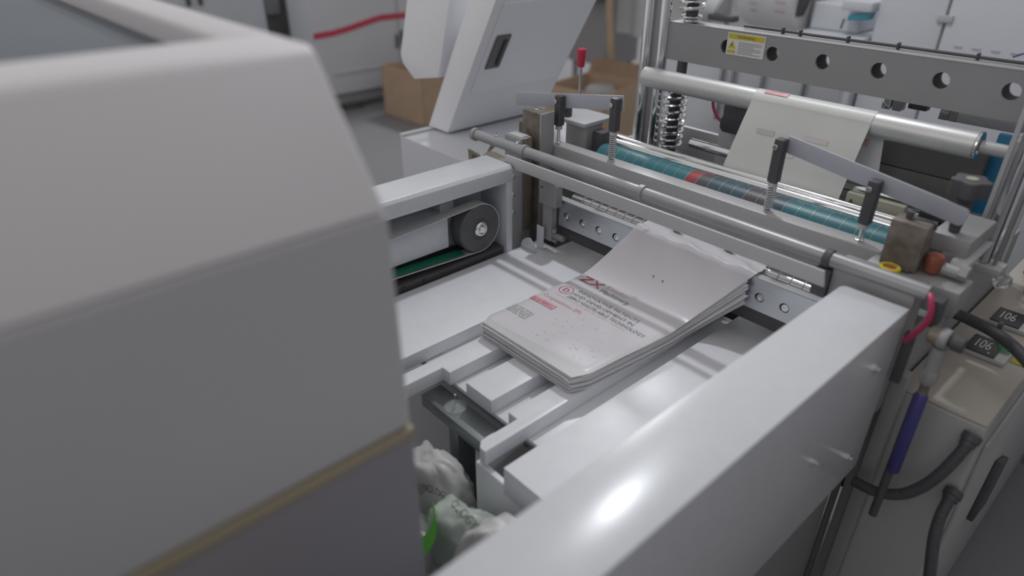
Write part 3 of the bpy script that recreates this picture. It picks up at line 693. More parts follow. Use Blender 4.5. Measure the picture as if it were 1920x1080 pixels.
# ---------------------------------------------------------------- items behind the film
bb = empty('sensor_housing', (-0.45, 1.61, 1.14), 'long black steel housing right of the film', 'housing')
bm = nb(); box(bm, -0.56, -0.335, 1.60, 1.66, 1.195, 1.262, 0.002); mk('upper_rail', bm, BLACKB, bb)
bm = nb(); box(bm, -0.56, -0.345, 1.594, 1.66, 1.10, 1.1935, 0.002); mk('lower_rail', bm, BLACKB, bb)
sb = empty('black_sensor', (-0.91, 1.62, 1.17), 'black rounded sensor box with a red lead left of the film', 'sensor')
bm = nb(); prism(bm, [(-0.950, 1.185), (-0.94, 1.175), (-0.84, 1.175), (-0.84, 1.252), (-0.945, 1.252), (-0.945, 1.215), (-0.950, 1.208)], 'y', 1.60, 1.64, 0.003); mk('case', bm, BLACK, sb)
bm = nb(); box(bm, -0.942, -0.84, 1.5985, 1.5998, 1.213, 1.216, 0); mk('seam', bm, DARK, sb)
bm = nb(); tube(bm, smooth([(-0.975, 1.62, 1.285), (-0.988, 1.615, 1.262), (-0.985, 1.612, 1.235), (-0.97, 1.61, 1.212), (-0.950, 1.61, 1.198)]), 0.004, 8); mk('lead', bm, REDC, sb, 'red lead')
bm = nb(); tube(bm, smooth([(-0.965, 1.62, 1.28), (-0.962, 1.615, 1.25), (-0.952, 1.612, 1.225), (-0.944, 1.61, 1.21)]), 0.002, 6); mk('lead', bm, PAPER, sb, 'pale lead')
bm = nb(); box(bm, -0.985, -0.90, 1.66, 1.72, 1.06, 1.235, 0.003); tag(mk('white_block', bm, WHITE), 'white block behind the black sensor', 'block')
bm = nb(); prism(bm, [(-0.935, 1.075), (-0.895, 1.075), (-0.895, 1.125), (-0.907, 1.125), (-0.907, 1.105), (-0.920, 1.105), (-0.920, 1.125), (-0.935, 1.125)], 'y', 1.46, 1.475, 0.001); tag(mk('fork_bracket', bm, WHITE), 'small white notched bracket under the short chrome rod', 'bracket')
bm = nb(); box(bm, -1.26, -0.29, 1.70, 1.715, 0.95, 1.13, 0.002); tag(mk('cross_plate', bm, STEEL), 'wide steel plate in the shadow behind the rods', 'plate')
bl2 = empty('blue_panel', (-0.35, 1.68, 1.06), 'bright blue panel behind the black knob at the right', 'panel')
bm = nb(); box(bm, -0.335, -0.292, 1.63, 1.645, 1.13, 1.30, 0.001); mk('upright_panel', bm, BLUEP, bl2)
bm = nb(); box(bm, -0.50, -0.292, 1.56, 1.63, 1.078, 1.088, 0.001); mk('floor_panel', bm, BLUEP, bl2)
bm = nb(); prism(bm, [(-0.53, 1.105), (-0.42, 1.105), (-0.41, 1.12), (-0.41, 1.165), (-0.53, 1.165)], 'y', 1.45, 1.47, 0.003)
bt = tag(mk('beige_bracket', bm, BEIGE), 'beige slotted bracket behind the fourth clamp', 'bracket')
bm = nb(); prism(bm, [(-0.517+0.004*math.cos(a), 1.14+0.012*math.sin(a)) for a in [2*PI*i/14 for i in range(14)]], 'y', 1.4485, 1.4498); mk('slot', bm, BLACK, bt)

kn = empty('star_knob', (-0.283, 1.31, 1.20), 'large black lobed hand knob on an upright stem at the right', 'knob')
bm = nb()
poly = []
for i in range(60):
    a = 2*PI*i/60; r = 0.0285+0.0035*math.cos(5*a); poly.append((-0.283+r*math.cos(a), 1.31+r*math.sin(a)))
prism(bm, poly, 'z', 1.268, 1.297, 0.004, 3); mk('grip', bm, BLACK, kn)
bm = nb(); lathe(bm, (-0.283, 1.31, 1.2975), (0, 0, 1), [(0, 0.010), (0.0012, 0.0095)], 20); mk('cap', bm, BEIGE, kn, 'pale insert in the top')
bm = nb(); lathe(bm, (-0.283, 1.31, 1.200), (0, 0, 1), [(0, 0.009), (0.02, 0.011), (0.05, 0.013), (0.0675, 0.018)], 20); mk('stem', bm, BLACK, kn)
bm = nb(); box(bm, -0.31, -0.245, 1.285, 1.42, 1.165, 1.199, 0.003); tag(mk('knob_bracket', bm, STEELD), 'dull grey bracket under the black hand knob', 'bracket')
bm = nb(); prism(bm, [(1.252, 1.1505), (1.275, 1.1505), (1.40, 1.1645), (1.40, 1.1655), (1.27, 1.1655)], 'x', -0.262, -0.235, 0.001); tag(mk('ramp_plate', bm, GREYM), 'thin sloping grey plate right of the stained block', 'plate')

rcol = empty('chrome_column', (-0.245, 1.45, 1.10), 'single chrome column at the right edge standing on a small base plate', 'column')
bm = nb(); cyl(bm, (-0.250, 1.45, 1.106), (-0.250, 1.45, 1.70), 0.0125, 24); mk('tube', bm, CHROMED, rcol)
bm = nb(); box(bm, -0.276, -0.268, 1.445, 1.455, 1.106, 1.70, 0.001); mk('rail', bm, GREYM, rcol)
bm = nb(); box(bm, -0.232, -0.226, 1.445, 1.455, 1.106, 1.70, 0.001); mk('rail', bm, STEELD, rcol)
bm = nb(); box(bm, -0.315, -0.212, 1.425, 1.475, 1.088, 1.105, 0.002); mk('base_plate', bm, STEEL, rcol)
bm = nb(); lathe(bm, (-0.214, 1.452, 1.082), (0.6, -0.5, -0.2), [(0, 0.015), (0.002, 0.016), (0.016, 0.016), (0.018, 0.014)], 8); mk('glass_nut', bm, GLASS, rcol, 'clear faceted nut')
bm = nb(); cyl(bm, (-0.295, 1.44, 1.1055), (-0.288, 1.44, 1.14), 0.003, 8); mk('pin', bm, BLACK, rcol)
rl2 = empty('lever', (-0.235, 1.60, 1.20), 'second red lever grip cut by the right edge of the picture', 'lever')
bm = nb(); cyl(bm, (-0.240, 1.56, 1.06), (-0.240, 1.56, 1.262), 0.006, 12); mk('stem', bm, CHROME, rl2)
bm = nb(); lathe(bm, (-0.240, 1.56, 1.262), (0, 0, 1), [(0, 0.009), (0.01, 0.011), (0.045, 0.0125), (0.05, 0.010)], 18); mk('grip', bm, RED, rl2)

# red lever, blocks behind the left clamps
lv = empty('lever', (-1.368, 1.50, 1.10), 'upright red gripped lever behind the left clamps', 'lever')
bm = nb(); cyl(bm, (-1.368, 1.50, 0.99), (-1.368, 1.50, 1.293), 0.0045, 12); mk('stem', bm, CHROMED, lv)
bm = nb(); lathe(bm, (-1.368, 1.50, 1.291), (0, 0, 1), [(0, 0.009), (0.003, 0.0105), (0.045, 0.0135), (0.049, 0.0135), (0.051, 0.012)], 20); mk('grip', bm, RED, lv)
ml = empty('roller_mount', (-1.2, 1.36, 1.05), 'grey roller mount block with a pale cover plate behind the left clamps', 'mount')
bm = nb(); box(bm, -1.262, -1.185, 1.335, 1.40, 1.051, 1.185, 0.002); mk('block', bm, STEELD, ml)
bm = nb(); prism(bm, [(-1.33, 1.186), (-1.18, 1.186), (-1.18, 1.196), (-1.33, 1.196)], 'y', 1.32, 1.44, 0.001); mk('cover_plate', bm, GREYM, ml)
bm = nb(); cyl(bm, (-1.268, 1.345, 1.1962), (-1.268, 1.345, 1.222), 0.013, 16, 0.002); mk('hex_bolt', bm, BLACK, ml)
bm = nb(); box(bm, -1.184, -1.15, 1.36, 1.40, 1.051, 1.17, 0.001); mk('dark_insert', bm, DARK, ml)
for dy in (0,):
    bm = nb(); tube(bm, coil((-1.166, 1.375, 1.085), (0, 0, 1), 0.008, 0.005, 16), 0.0014, 6); mk('spring', bm, STEELD, ml)
bm = nb(); sheet(bm, lambda u, v: (-1.36+0.12*u, 1.46+0.10*v, 1.065+0.05*math.sin(u*4+v*2)*u), 6, 6, 0.001)
tag(mk('film_scrap', bm, LOOSE), 'crumpled white film scrap behind the second clamp', 'film scrap')

# white machine base with motor at the far left
CONS = mat('console_white', (0.88, 0.89, 0.93), 0.5, 0, 0.02, 2)
wbz = empty('motor_cabinet', (-1.72, 1.35, 0), 'low white sheet metal cabinet left of the guide post under the slanted console', 'cabinet')
bm = nb(); box(bm, -1.995, -1.42, 1.262, 1.86, 0.05, 0.992, 0.004, 3); mk('base_shell', bm, BGW, wbz)
bm = nb(); prism(bm, [(-1.999, 0.992), (-1.975, 0.992), (-1.975, 1.0), (-1.999, 1.0)], 'y', 1.262, 1.86, 0.002); mk('edge_lip', bm, WHITE, wbz)
for (x, y) in ((-1.95, 1.3), (-1.5, 1.3), (-1.95, 1.8), (-1.5, 1.8)):
    bm = nb(); cyl(bm, (x, y, 0), (x, y, 0.05), 0.02, 14); mk('foot', bm, BLACK, wbz)
mo = empty('drive_motor', (-1.52, 1.24, 1.0), 'small bronze coloured motor with a fan behind the left side cover', 'motor')
bm = nb(); lathe(bm, (-1.50, 1.245, 1.03), (1, 0, -0.1), [(0, 0.018), (0.006, 0.032), (0.02, 0.037), (0.09, 0.036), (0.11, 0.025), (0.115, 0.012)], 24); mk('casing', bm, BULB, mo)
bm = nb()
for k in range(3):
    a = math.radians(40+120*k)
    d = Vector((0, math.cos(a), math.sin(a)))
    sheet(bm, lambda u, v: Vector((-1.515+0.02*(v-0.5), 1.245, 1.035)) + d*(0.008+0.05*u) + Vector((0, -d.z, d.y))*(v-0.5)*0.03*(0.6+u*0.7), 4, 3, 0.0015)
mk('fan', bm, BULB, mo)
bm = nb(); box(bm, -1.47, -1.42, 1.22, 1.262, 0.98, 0.996, 0.001); mk('bracket', bm, STEELD, mo)

# ---------------------------------------------------------------- slanted operator console behind
co = empty('operator_console', (-1.85, 1.6, 1.0), 'white slanted operator console with a grey latch behind the machine', 'console')
def fx(z): return -1.8762 + 0.5857*(z-1.0166)
Y0, Y1 = 1.39, 1.858
bm = nb(); prism(bm, [(fx(1.001)-0.115, 1.001), (fx(1.001), 1.001), (fx(1.62), 1.62), (fx(1.62)-0.125, 1.62)], 'y', Y0, Y1, 0.003); mk('slanted_body', bm, CONS, co)
zb, zt = 1.148, 1.448
bm = nb()
d = Vector((0.5857, 0, 1)).normalized(); nrm = Vector((1, 0, -0.5857)).normalized()
def dp(s, y, h): # point on the slanted back: s along the slope from z=1.0166
    return Vector((-1.8762, y, 1.0166)) + d*s + nrm*h
def slab(bm, s0, s1, y0, y1, h0, h1, bev=0.0015):
    v = [bm.verts.new(dp(s, y, h)) for h in (h0, h1) for y in (y0, y1) for s in (s0, s1)]
    fs = [bm.faces.new([v[i] for i in q]) for q in ((0, 2, 3, 1), (4, 5, 7, 6), (0, 1, 5, 4), (2, 6, 7, 3), (0, 4, 6, 2), (1, 3, 7, 5))]
    bmesh.ops.recalc_face_normals(bm, faces=fs)
    if bev: bmesh.ops.bevel(bm, geom=list({e for f in fs for e in f.edges}), offset=bev, segments=2, affect='EDGES')
slab(bm, 0.150, 0.500, Y0+0.035, Y1-0.018, 0.0003, 0.005); dr = mk('door', bm, CONS, co)
bm = nb(); slab(bm, 0.255, 0.385, 1.444, 1.506, 0.0052, 0.010, 0.003); la = mk('latch', bm, mat('latch_grey', (0.15, 0.15, 0.155), 0.5), dr, 'grey latch plate')
bm = nb(); slab(bm, 0.27, 0.37, 1.478, 1.494, 0.0102, 0.016, 0.003); mk('latch_handle', bm, BLACK, la)
bm = nb()
prism(bm, [(-2.052, 1.161), (-2.118, 1.206), (-2.128, 1.237), (-2.05, 1.46), (-1.99, 1.62), (-1.765, 1.62), (-1.905, 1.19)], 'y', Y0-0.015, Y1, 0.004); mk('display_head', bm, CONS, co)

# ---------------------------------------------------------------- far left: machine with the red stripe, boxes
rm = empty('striped_machine', (-6.3, 3.6, 0), 'big white machine with a red stripe at the upper left background', 'machine')
bm = nb(); box(bm, -6.25, -5.8, 2.86, 4.9, 0.156, 2.0, 0.01); mk('housing', bm, BGW, rm)
bm = nb(); box(bm, -6.2, -5.84, 2.9, 4.85, 0.05, 0.155, 0.005); mk('plinth', bm, BGG, rm)
bm = nb(); box(bm, -5.95, -5.80, 3.10, 3.30, 0.0, 0.049, 0.004); mk('foot', bm, BLACK, rm)
bm = nb(); box(bm, -5.95, -5.80, 4.60, 4.80, 0.0, 0.049, 0.004); mk('foot', bm, BLACK, rm)
bm = nb()
mid = [(2.862, 0.690), (3.05, 0.700), (3.225, 0.725), (3.40, 0.758), (3.553, 0.786), (3.70, 0.785), (3.90, 0.783), (4.40, 0.78)]
lo_ = [(y, z-0.024) for y, z in mid]; hi_ = [(y, z+0.024) for y, z in mid]
prism(bm, lo_+hi_[::-1], 'x', -5.80, -5.792, 0.0); mk('red_stripe', bm, REDST, rm, 'red wavy stripe')
for (y, z) in ((3.715, 0.560), (3.775, 0.590)):
    bm = nb(); box(bm, -5.8, -5.78, y-0.009, y+0.009, z-0.065, z+0.065, 0.004); mk('door_handle', bm, BLACK, rm)
bm = nb(); box(bm, -5.8, -5.793, 3.743, 3.748, 0.20, 1.9, 0); mk('door_seam', bm, BGG, rm)
bm = nb(); box(bm, -5.8, -5.79, 3.02, 3.62, 0.33, 0.36, 0.001); mk('name_bar', bm, GREYM, rm, 'faint grey strip low on the housing')
rm2 = empty('tall_cabinet', (-6.8, 2.0, 0), 'pale tall cabinet seen over the rim of the foreground cabinet', 'cabinet')
bm = nb(); box(bm, -7.3, -6.4, 0.4, 2.72, 0.04, 2.0, 0.01); mk('housing', bm, BGW, rm2)
for y in (2.06, 2.16):
    bm = nb(); box(bm, -6.4, -6.37, y-0.014, y+0.014, 0.95, 1.35, 0.004); mk('door_handle', bm, BLACK, rm2)
bm = nb(); box(bm, -7.2, -6.45, 0.5, 2.6, 0, 0.039, 0.004); mk('plinth', bm, BGG, rm2)
pc = empty('dark_rack', (-6.9, 3.2, 0), 'dark rack in the gap between the two pale background machines', 'rack')
bm = nb(); box(bm, -7.2, -6.6, 2.78, 3.6, 0.0, 1.6, 0.004); mk('rack_frame', bm, BLACKB, pc)
bm = nb(); box(bm, -6.6, -6.55, 2.80, 2.93, 0.80, 1.05, 0.004); mk('grey_unit', bm, BGG, pc)

def carton(name, c, rot, sx, sy, h, label, flaps):
    e = empty(name, (c[0], c[1], 0), label, 'box')
    def rp(x, y, z):
        return Vector((c[0]+x*math.cos(rot)-y*math.sin(rot), c[1]+x*math.sin(rot)+y*math.cos(rot), z))
    def panel(a, b, name2, m):
        bm = nb(); t = 0.004
        a, b = Vector((*a, 0)), Vector((*b, 0)); n = Vector((-(b-a).y, (b-a).x, 0)).normalized()*t
        q = [a, b, b+n, a+n]
        lo = [bm.verts.new(rp(p.x, p.y, 0.003)) for p in q]; hi = [bm.verts.new(rp(p.x, p.y, h)) for p in q]
        bm.faces.new(lo); bm.faces.new(hi)
        for i in range(4): bm.faces.new((lo[i], lo[(i+1) % 4], hi[(i+1) % 4], hi[i]))
        mk(name2, bm, m, e)
    hx, hy = sx/2, sy/2
    cs = [(-hx, -hy), (hx, -hy), (hx, hy), (-hx, hy)]
    for i in range(4):
        a, b = cs[i], cs[(i+1) % 4]
        panel(a, b, 'side_wall', CARD)
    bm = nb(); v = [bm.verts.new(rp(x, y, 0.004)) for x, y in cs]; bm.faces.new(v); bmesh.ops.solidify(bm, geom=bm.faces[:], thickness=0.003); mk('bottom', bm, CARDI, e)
    for i, tilt in flaps:
        a, b = Vector((*cs[i], 0)), Vector((*cs[(i+1) % 4], 0)); n = Vector(((b-a).y, -(b-a).x, 0)).normalized(); L = 0.13
        bm = nb(); pa = rp(a.x, a.y, h); pb_ = rp(b.x, b.y, h)
        q = a + n*math.cos(tilt)*L; r = b + n*math.cos(tilt)*L
        v = [bm.verts.new(p) for p in (pa, pb_, rp(r.x, r.y, h+math.sin(tilt)*L), rp(q.x, q.y, h+math.sin(tilt)*L))]
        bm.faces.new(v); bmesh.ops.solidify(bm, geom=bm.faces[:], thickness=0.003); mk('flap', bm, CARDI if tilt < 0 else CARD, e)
    return e
carton('cardboard_box', (-5.18, 3.62), math.radians(2), 0.60, 0.58, 0.44, 'open cardboard box on the floor in front of the red striped machine', [])
carton('cardboard_box', (-3.62, 4.15), math.radians(8), 0.55, 0.60, 0.47, 'open cardboard box on the floor behind the red gripped lever', [(2, math.radians(60))])
bm = nb(); lathe(bm, (-3.62, 4.22, 0.0062), (0, 0, 1), [(0, 0.12), (0.40, 0.13), (0.43, 0.10)], 18); tag(mk('grey_canister', bm, BGG), 'dull grey canister standing in the farther cardboard box', 'canister')

# drape, stick and wall pieces above the box
bm = nb(); sheet(bm, lambda u, v: (-3.99+0.54*u, 4.80+0.05*math.sin(u*9), 1.7-0.96*v), 14, 6, 0.004); tag(mk('pale_drape', bm, FABRIC), 'pale hanging sheet behind the farther cardboard box', 'sheet')
bm = nb(); prism(bm, [(-3.83, 0.0), (-3.77, 0.0), (-3.97, 1.6), (-4.03, 1.6)], 'y', 4.60, 4.63, 0.003); tag(mk('wooden_stick', bm, WOOD), 'thin pale wooden stick leaning upright beside the hanging sheet', 'stick')
bk = empty('dark_stand', (-4.2, 4.7, 0), 'dark grey stand in the background between console and stick', 'stand')
bm = nb(); box(bm, -4.5, -4.05, 4.75, 5.2, 0.45, 1.6, 0.005); mk('stand_body', bm, BGG, bk)
bm = nb(); box(bm, -4.30, -4.02, 4.6, 4.75, 1.0, 1.5, 0.02); mk('black_device', bm, BLACKB, bk)
for (x, y) in ((-4.45, 4.8), (-4.1, 4.8), (-4.45, 5.15), (-4.1, 5.15)):
    bm = nb(); box(bm, x-0.02, x+0.02, y-0.02, y+0.02, 0, 0.45, 0.002); mk('leg', bm, BGG, bk)

# ---------------------------------------------------------------- top right background
rw = empty('film_reel', (-1.62, 3.02, 0.9), 'big white film reel with faint pink print at the top of the picture', 'reel')
bm = nb(); lathe(bm, (-1.76, 3.15, 1.42), (1, -0.05, 0), [(0, 0.20), (0.004, 0.215), (0.27, 0.215), (0.274, 0.20), (0.274, 0.05)], 48); mk('roll', bm, mat('white_reel', (0.80, 0.79, 0.79), 0.5), rw)
bm = nb(); cyl(bm, (-1.95, 3.16, 1.42), (-1.455, 3.136, 1.42), 0.03, 18); mk('core', bm, BGG, rw)
for (u, a, l, m) in ((0.05, 195, 0.05, PALE), (0.06, 205, 0.04, PALE), (0.19, 200, 0.05, PALE), (0.06, 214, 0.035, BELT), (0.18, 212, 0.05, PALE)):
    bm = nb(); sheet(bm, lambda p, q: (-1.76+u+l*p, 3.15-0.05*(u+l*p)+0.217*math.cos(math.radians(a+3*q)), 1.42+0.217*math.sin(math.radians(a+3*q))), 3, 2); mk('print_mark', bm, m, rw)
for x in (-1.93, -1.469):
    bm = nb(); box(bm, x-0.011, x+0.011, 3.10, 3.18, 0.0, 1.46, 0.004); mk('stand_leg', bm, BGG, rw)
gt = empty('grey_roller', (-1.7, 2.6, 1.2), 'pale grey roll with a dark collar left of the film reel', 'roller')
bm = nb(); lathe(bm, (-1.78, 2.6, 1.36), (0.4, 0.1, -0.1), [(0, 0.06), (0.14, 0.06), (0.15, 0.05)], 24); mk('roll', bm, FABRIC, gt)
bm = nb(); box(bm, -1.645, -1.53, 2.55, 2.60, 1.296, 1.318, 0.002); mk('collar', bm, BLACK, gt)
bm = nb(); box(bm, -1.63, -1.57, 2.56, 2.60, 0.0, 1.296, 0.002); mk('support', bm, BGW, gt)
wc = empty('white_cabinet', (-0.9, 3.3, 0), 'large white electrical cabinet with a hinged seam at the upper right', 'cabinet')
bm = nb(); box(bm, -1.160, -0.915, 3.0, 3.6, 0.05, 1.9, 0.006); mk('left_door', bm, BGW, wc)
bm = nb(); box(bm, -0.906, 0.35, 3.0, 3.6, 0.05, 1.9, 0.006); mk('right_door', bm, BGW, wc)
bm = nb(); box(bm, -0.9145, -0.9065, 3.012, 3.59, 0.05, 1.9, 0); mk('door_gap', bm, BGG, wc)
bm = nb(); box(bm, -0.937, -0.885, 2.992, 2.9995, 1.322, 1.349, 0.002); mk('hinge', bm, GREYM, wc)
for k in range(4):
    x = -0.855+k*0.062
    bm = nb(); box(bm, x, x+0.028, 2.997, 2.9998, 1.243, 1.248, 0); mk('vent_slot', bm, GREYM, wc)
bm = nb(); box(bm, -1.15, 0.34, 3.02, 3.58, 0, 0.05, 0.004); mk('plinth', bm, BGG, wc)
tm = empty('teal_machine', (-1.3, 3.05, 0), 'white background machine with a teal blade guard left of the white cabinet', 'machine')
bm = nb(); box(bm, -1.452, -1.17, 2.95, 3.3, 0.9, 1.235, 0.004); mk('ledge', bm, BGW, tm)
bm = nb(); box(bm, -1.45, -1.24, 3.05, 3.4, 1.236, 1.345, 0.01, 3); mk('upper_box', bm, BGW, tm)
bm = nb(); prism(bm, [(-1.262, 1.296), (-1.178, 1.305), (-1.172, 1.332), (-1.258, 1.318)], 'y', 2.97, 3.02, 0.002); mk('teal_guard', bm, mat('teal_paint', (0.06, 0.30, 0.38), 0.4), tm, 'teal guard')
bm = nb(); box(bm, -1.29, -1.17, 2.96, 3.04, 1.334, 1.37, 0.003); mk('hood', bm, BGW, tm)
bm = nb(); cyl(bm, (-1.278, 2.97, 1.262), (-1.272, 2.97, 1.300), 0.004, 8); mk('pin', bm, BLACK, tm)
bm = nb(); box(bm, -1.45, -1.18, 2.97, 3.28, 0.0, 0.8995, 0.004); mk('cabinet_base', bm, BGW, tm)
bm = nb(); prism(bm, [(-1.515, 1.285), (-1.475, 1.285), (-1.44, 1.40), (-1.49, 1.40)], 'y', 2.99, 3.03, 0.003); tag(mk('black_stay', bm, BLACK), 'short black stay between the film reel and the white box', 'stay')
# small parts showing in the slot between beam and wide roller
bw = empty('white_rail', (-0.85, 1.95, 0), 'white rail seen in the slot under the holed beam', 'rail')
bm = nb(); box(bm, -1.45, -0.80, 1.95, 1.98, 0.0, 1.30, 0.003); mk('rail_plate', bm, WHITE, bw)
for i, x in enumerate((-1.17, -1.13, -1.03, -0.90)):
    bm = nb(); cyl(bm, (x, 1.94, 1.10), (x, 1.94, 1.33), 0.008, 12); mk('stud', bm, CHROMED, bw)
pc2 = empty('clamp_blocks', (-0.5, 1.75, 1.24), 'row of small black and steel clamp pieces behind the wide roller', 'clamp')
bm = nb(); cyl(bm, (-0.75, 1.75, 1.325), (-0.36, 1.75, 1.325), 0.007, 14); mk('thin_rod', bm, CHROME, pc2)
for x, m in ((-0.598, CHROME), (-0.574, STEELD), (-0.472, CHROME), (-0.452, STEELD)):
    bm = nb(); box(bm, x-0.010, x+0.010, 1.735, 1.765, 1.28, 1.345, 0.002); mk('jaw', bm, m, pc2)
bm = nb(); box(bm, -0.552, -0.510, 1.738, 1.762, 1.29, 1.335, 0.003); mk('black_clip', bm, BLACK, pc2)
bm = nb(); lathe(bm, (-0.43, 1.70, 1.31), (1, 0, 0), [(0, 0.02), (0.11, 0.02), (0.125, 0.014), (0.13, 0.004)], 20); tag(mk('air_cylinder', bm, FABRIC), 'pale round ended cylinder behind the right end of the wide roller', 'cylinder')
bm = nb(); tube(bm, smooth([(-0.83, 1.74, 1.31), (-0.79, 1.73, 1.325), (-0.75, 1.74, 1.318), (-0.70, 1.735, 1.312), (-0.66, 1.74, 1.305)]), 0.0022, 6); tag(mk('orange_wire', bm, mat('orange_wire', (0.35, 0.14, 0.06), 0.5)), 'thin orange wire in the slot above the film', 'wire')

# ---------------------------------------------------------------- electrical cabinet at the right
ec = empty('electrical_cabinet', (-0.2, 1.7, 0), 'grey electrical cabinet at the right with two small displays on top', 'cabinet')
bm = nb(); box(bm, -0.258, -0.108, 1.182, 2.60, 0.02, 0.93, 0.004, 3); mk('body', bm, GREYF, ec)
bm = nb(); box(bm, -0.257, -0.109, 1.184, 2.598, 0.9301, 0.9345, 0.001); mk('top_panel', bm, GREYC, ec, 'beige grey glossy top')
bm = nb(); box(bm, -0.1078, -0.101, 1.24, 2.5, 0.10, 0.86, 0.002); d_ = mk('door', bm, GREYF, ec)
bm = nb(); prism(bm, [(1.47, 0.50), (1.60, 0.465), (1.62, 0.60), (1.50, 0.66)], 'x', -0.1008, -0.088, 0.003); mk('handle', bm, BLACK, d_, 'black recessed handle')
for i, (xx, yy) in enumerate(((-0.217, 1.431), (-0.217, 1.587))):
    t = empty('temperature_controller', (xx+0.03, yy, 0.9348), ('nearer' if i == 0 else 'farther') + ' small black display showing 106 on the cabinet top', 'display')
    bm = nb(); box(bm, xx-0.002, xx+0.072, yy-0.038, yy+0.037, 0.9348, 0.944, 0.002); mk('case', bm, GREYM, t)
    bm = nb(); box(bm, xx, xx+0.053, yy-0.036, yy+0.035, 0.9442, 0.947, 0.001); mk('screen', bm, SCREEN, t)
    mk('lettering', text_bm('106', 0.052, (1, 0, 0), (0, 1, 0), (xx+0.008, yy-0.017, 0.9472), 0.030), DIGIT, t, 'pale digits reading 106')
    if i == 0:
        for k in range(5):
            bm = nb(); box(bm, xx+0.040+k*0.003, xx+0.058+k*0.003, yy+0.026-k*0.007, yy+0.030-k*0.007, 0.9472, 0.9482, 0); mk('green_mark', bm, DGREEN, t)
        bm = nb(); cyl(bm, (xx+0.040, yy-0.027, 0.947), (xx+0.040, yy-0.027, 0.9485), 0.002, 8); mk('button', bm, PAPER, t)
bm = nb(); box(bm, -0.142, -0.112, 1.425, 1.458, 0.9348, 0.937, 0.001); tag(mk('yellow_label', bm, YELLOWL), 'yellow label on the cabinet top at the right edge', 'label')
bm = nb(); box(bm, -0.235, 0.05, 1.86, 2.15, 0.9348, 1.02, 0.004); tag(mk('dark_unit', bm, DARK), 'dark grey unit standing on the far end of the cabinet top', 'unit')
pd = empty('pipe_drum', (-0.16, 1.80, 0.9348), 'small round steel drum at the right edge on the cabinet', 'drum')
bm = nb(); lathe(bm, (-0.165, 1.775, 0.9348), (0, 0, 1), [(0, 0.045), (0.07, 0.045), (0.09, 0.05), (0.094, 0.04), (0.07, 0.03)], 28); mk('shell', bm, STEELD, pd)
bm = nb(); cyl(bm, (-0.165, 1.775, 1.006), (-0.165, 1.775, 1.022), 0.02, 16, 0.002); mk('cap', bm, CHROMED, pd)

# conduits
c1 = empty('cable_conduit', (-0.16, 1.16, 0.75), 'black corrugated hose looping from the cabinet front to the machine', 'hose')
pts = smooth([(-0.122, 1.172, 0.905), (-0.126, 1.150, 0.88), (-0.138, 1.135, 0.835), (-0.156, 1.125, 0.795), (-0.180, 1.118, 0.765), (-0.215, 1.113, 0.748), (-0.258, 1.112, 0.745)])
bm = nb(); tube(bm, pts, 0.0095, 14, (0.004, 0.0012)); mk('hose', bm, BLACK, c1)
bm = nb(); lathe(bm, (-0.121, 1.178, 0.913), (-0.10, -0.55, -0.75), [(0, 0.0135), (0.002, 0.0155), (0.014, 0.0155), (0.015, 0.013), (0.024, 0.0125), (0.025, 0.011)], 18); mk('gland', bm, BLACK, c1)
c2 = empty('cable_conduit', (-0.1, 1.13, 0.75), 'short black hose dropping from the lower gland on the cabinet front', 'hose')
pts = smooth([(-0.113, 1.168, 0.778), (-0.112, 1.135, 0.755), (-0.106, 1.12, 0.715), (-0.095, 1.115, 0.665), (-0.082, 1.115, 0.60), (-0.07, 1.12, 0.5)])
bm = nb(); tube(bm, pts, 0.0095, 14, (0.004, 0.0010)); mk('hose', bm, BLACK, c2)
bm = nb(); lathe(bm, (-0.113, 1.180, 0.785), (0, -0.75, -0.5), [(0, 0.0135), (0.002, 0.0155), (0.014, 0.0155), (0.015, 0.013), (0.022, 0.0125)], 18); mk('gland', bm, BLACK, c2)
c3 = empty('cable_conduit', (-0.15, 1.4, 0.95), 'thick black corrugated hose crossing above the two displays', 'hose')
pts = smooth([(-0.275, 1.40, 1.006), (-0.25, 1.404, 1.003), (-0.22, 1.405, 1.0), (-0.174, 1.392, 0.998), (-0.122, 1.358, 0.992), (-0.08, 1.32, 0.975), (-0.05, 1.27, 0.93), (-0.04, 1.24, 0.86)])
bm = nb(); tube(bm, pts, 0.0105, 14, (0.004, 0.0012)); mk('hose', bm, BLACK, c3)
bm = nb(); box(bm, -0.180, -0.172, 1.395, 1.407, 1.006, 1.020, 0.002); mk('cable_tie', bm, BLACK, c3)

# pneumatic cylinder with ball joint
pn = empty('pneumatic_cylinder', (-0.2, 1.10, 0.72), 'slim blue and steel pneumatic cylinder hanging from a ball joint', 'cylinder')
bm = nb(); lathe(bm, (-0.222, 1.10, 1.106), (1, 0.0, 0.0), [(0, 0.011), (0.002, 0.0145), (0.020, 0.0145), (0.022, 0.011)], 24); mk('ball_joint', bm, BULB, pn)
bm = nb(); lathe(bm, (-0.206, 1.10, 1.106), (1, 0, 0), [(0, 0.0155), (0.003, 0.0175), (0.011, 0.0175), (0.014, 0.0155)], 24); mk('eye_ring', bm, STEELD, pn)
bm = nb(); lathe(bm, (-0.191, 1.10, 1.106), (1, 0, 0), [(0, 0.009), (0.003, 0.009), (0.0035, 0.0125), (0.020, 0.0125), (0.021, 0.011)], 18); mk('end_bolt', bm, BLACK, pn)
bm = nb(); cyl(bm, (-0.200, 1.10, 1.046), (-0.200, 1.10, 1.089), 0.0115, 20); mk('rod_eye', bm, STEELD, pn)
bm = nb(); lathe(bm, (-0.200, 1.10, 1.018), (0, 0, 1), [(0, 0.011), (0.004, 0.0135), (0.024, 0.0135), (0.028, 0.011)], 6); mk('lock_nut', bm, STEELD, pn)
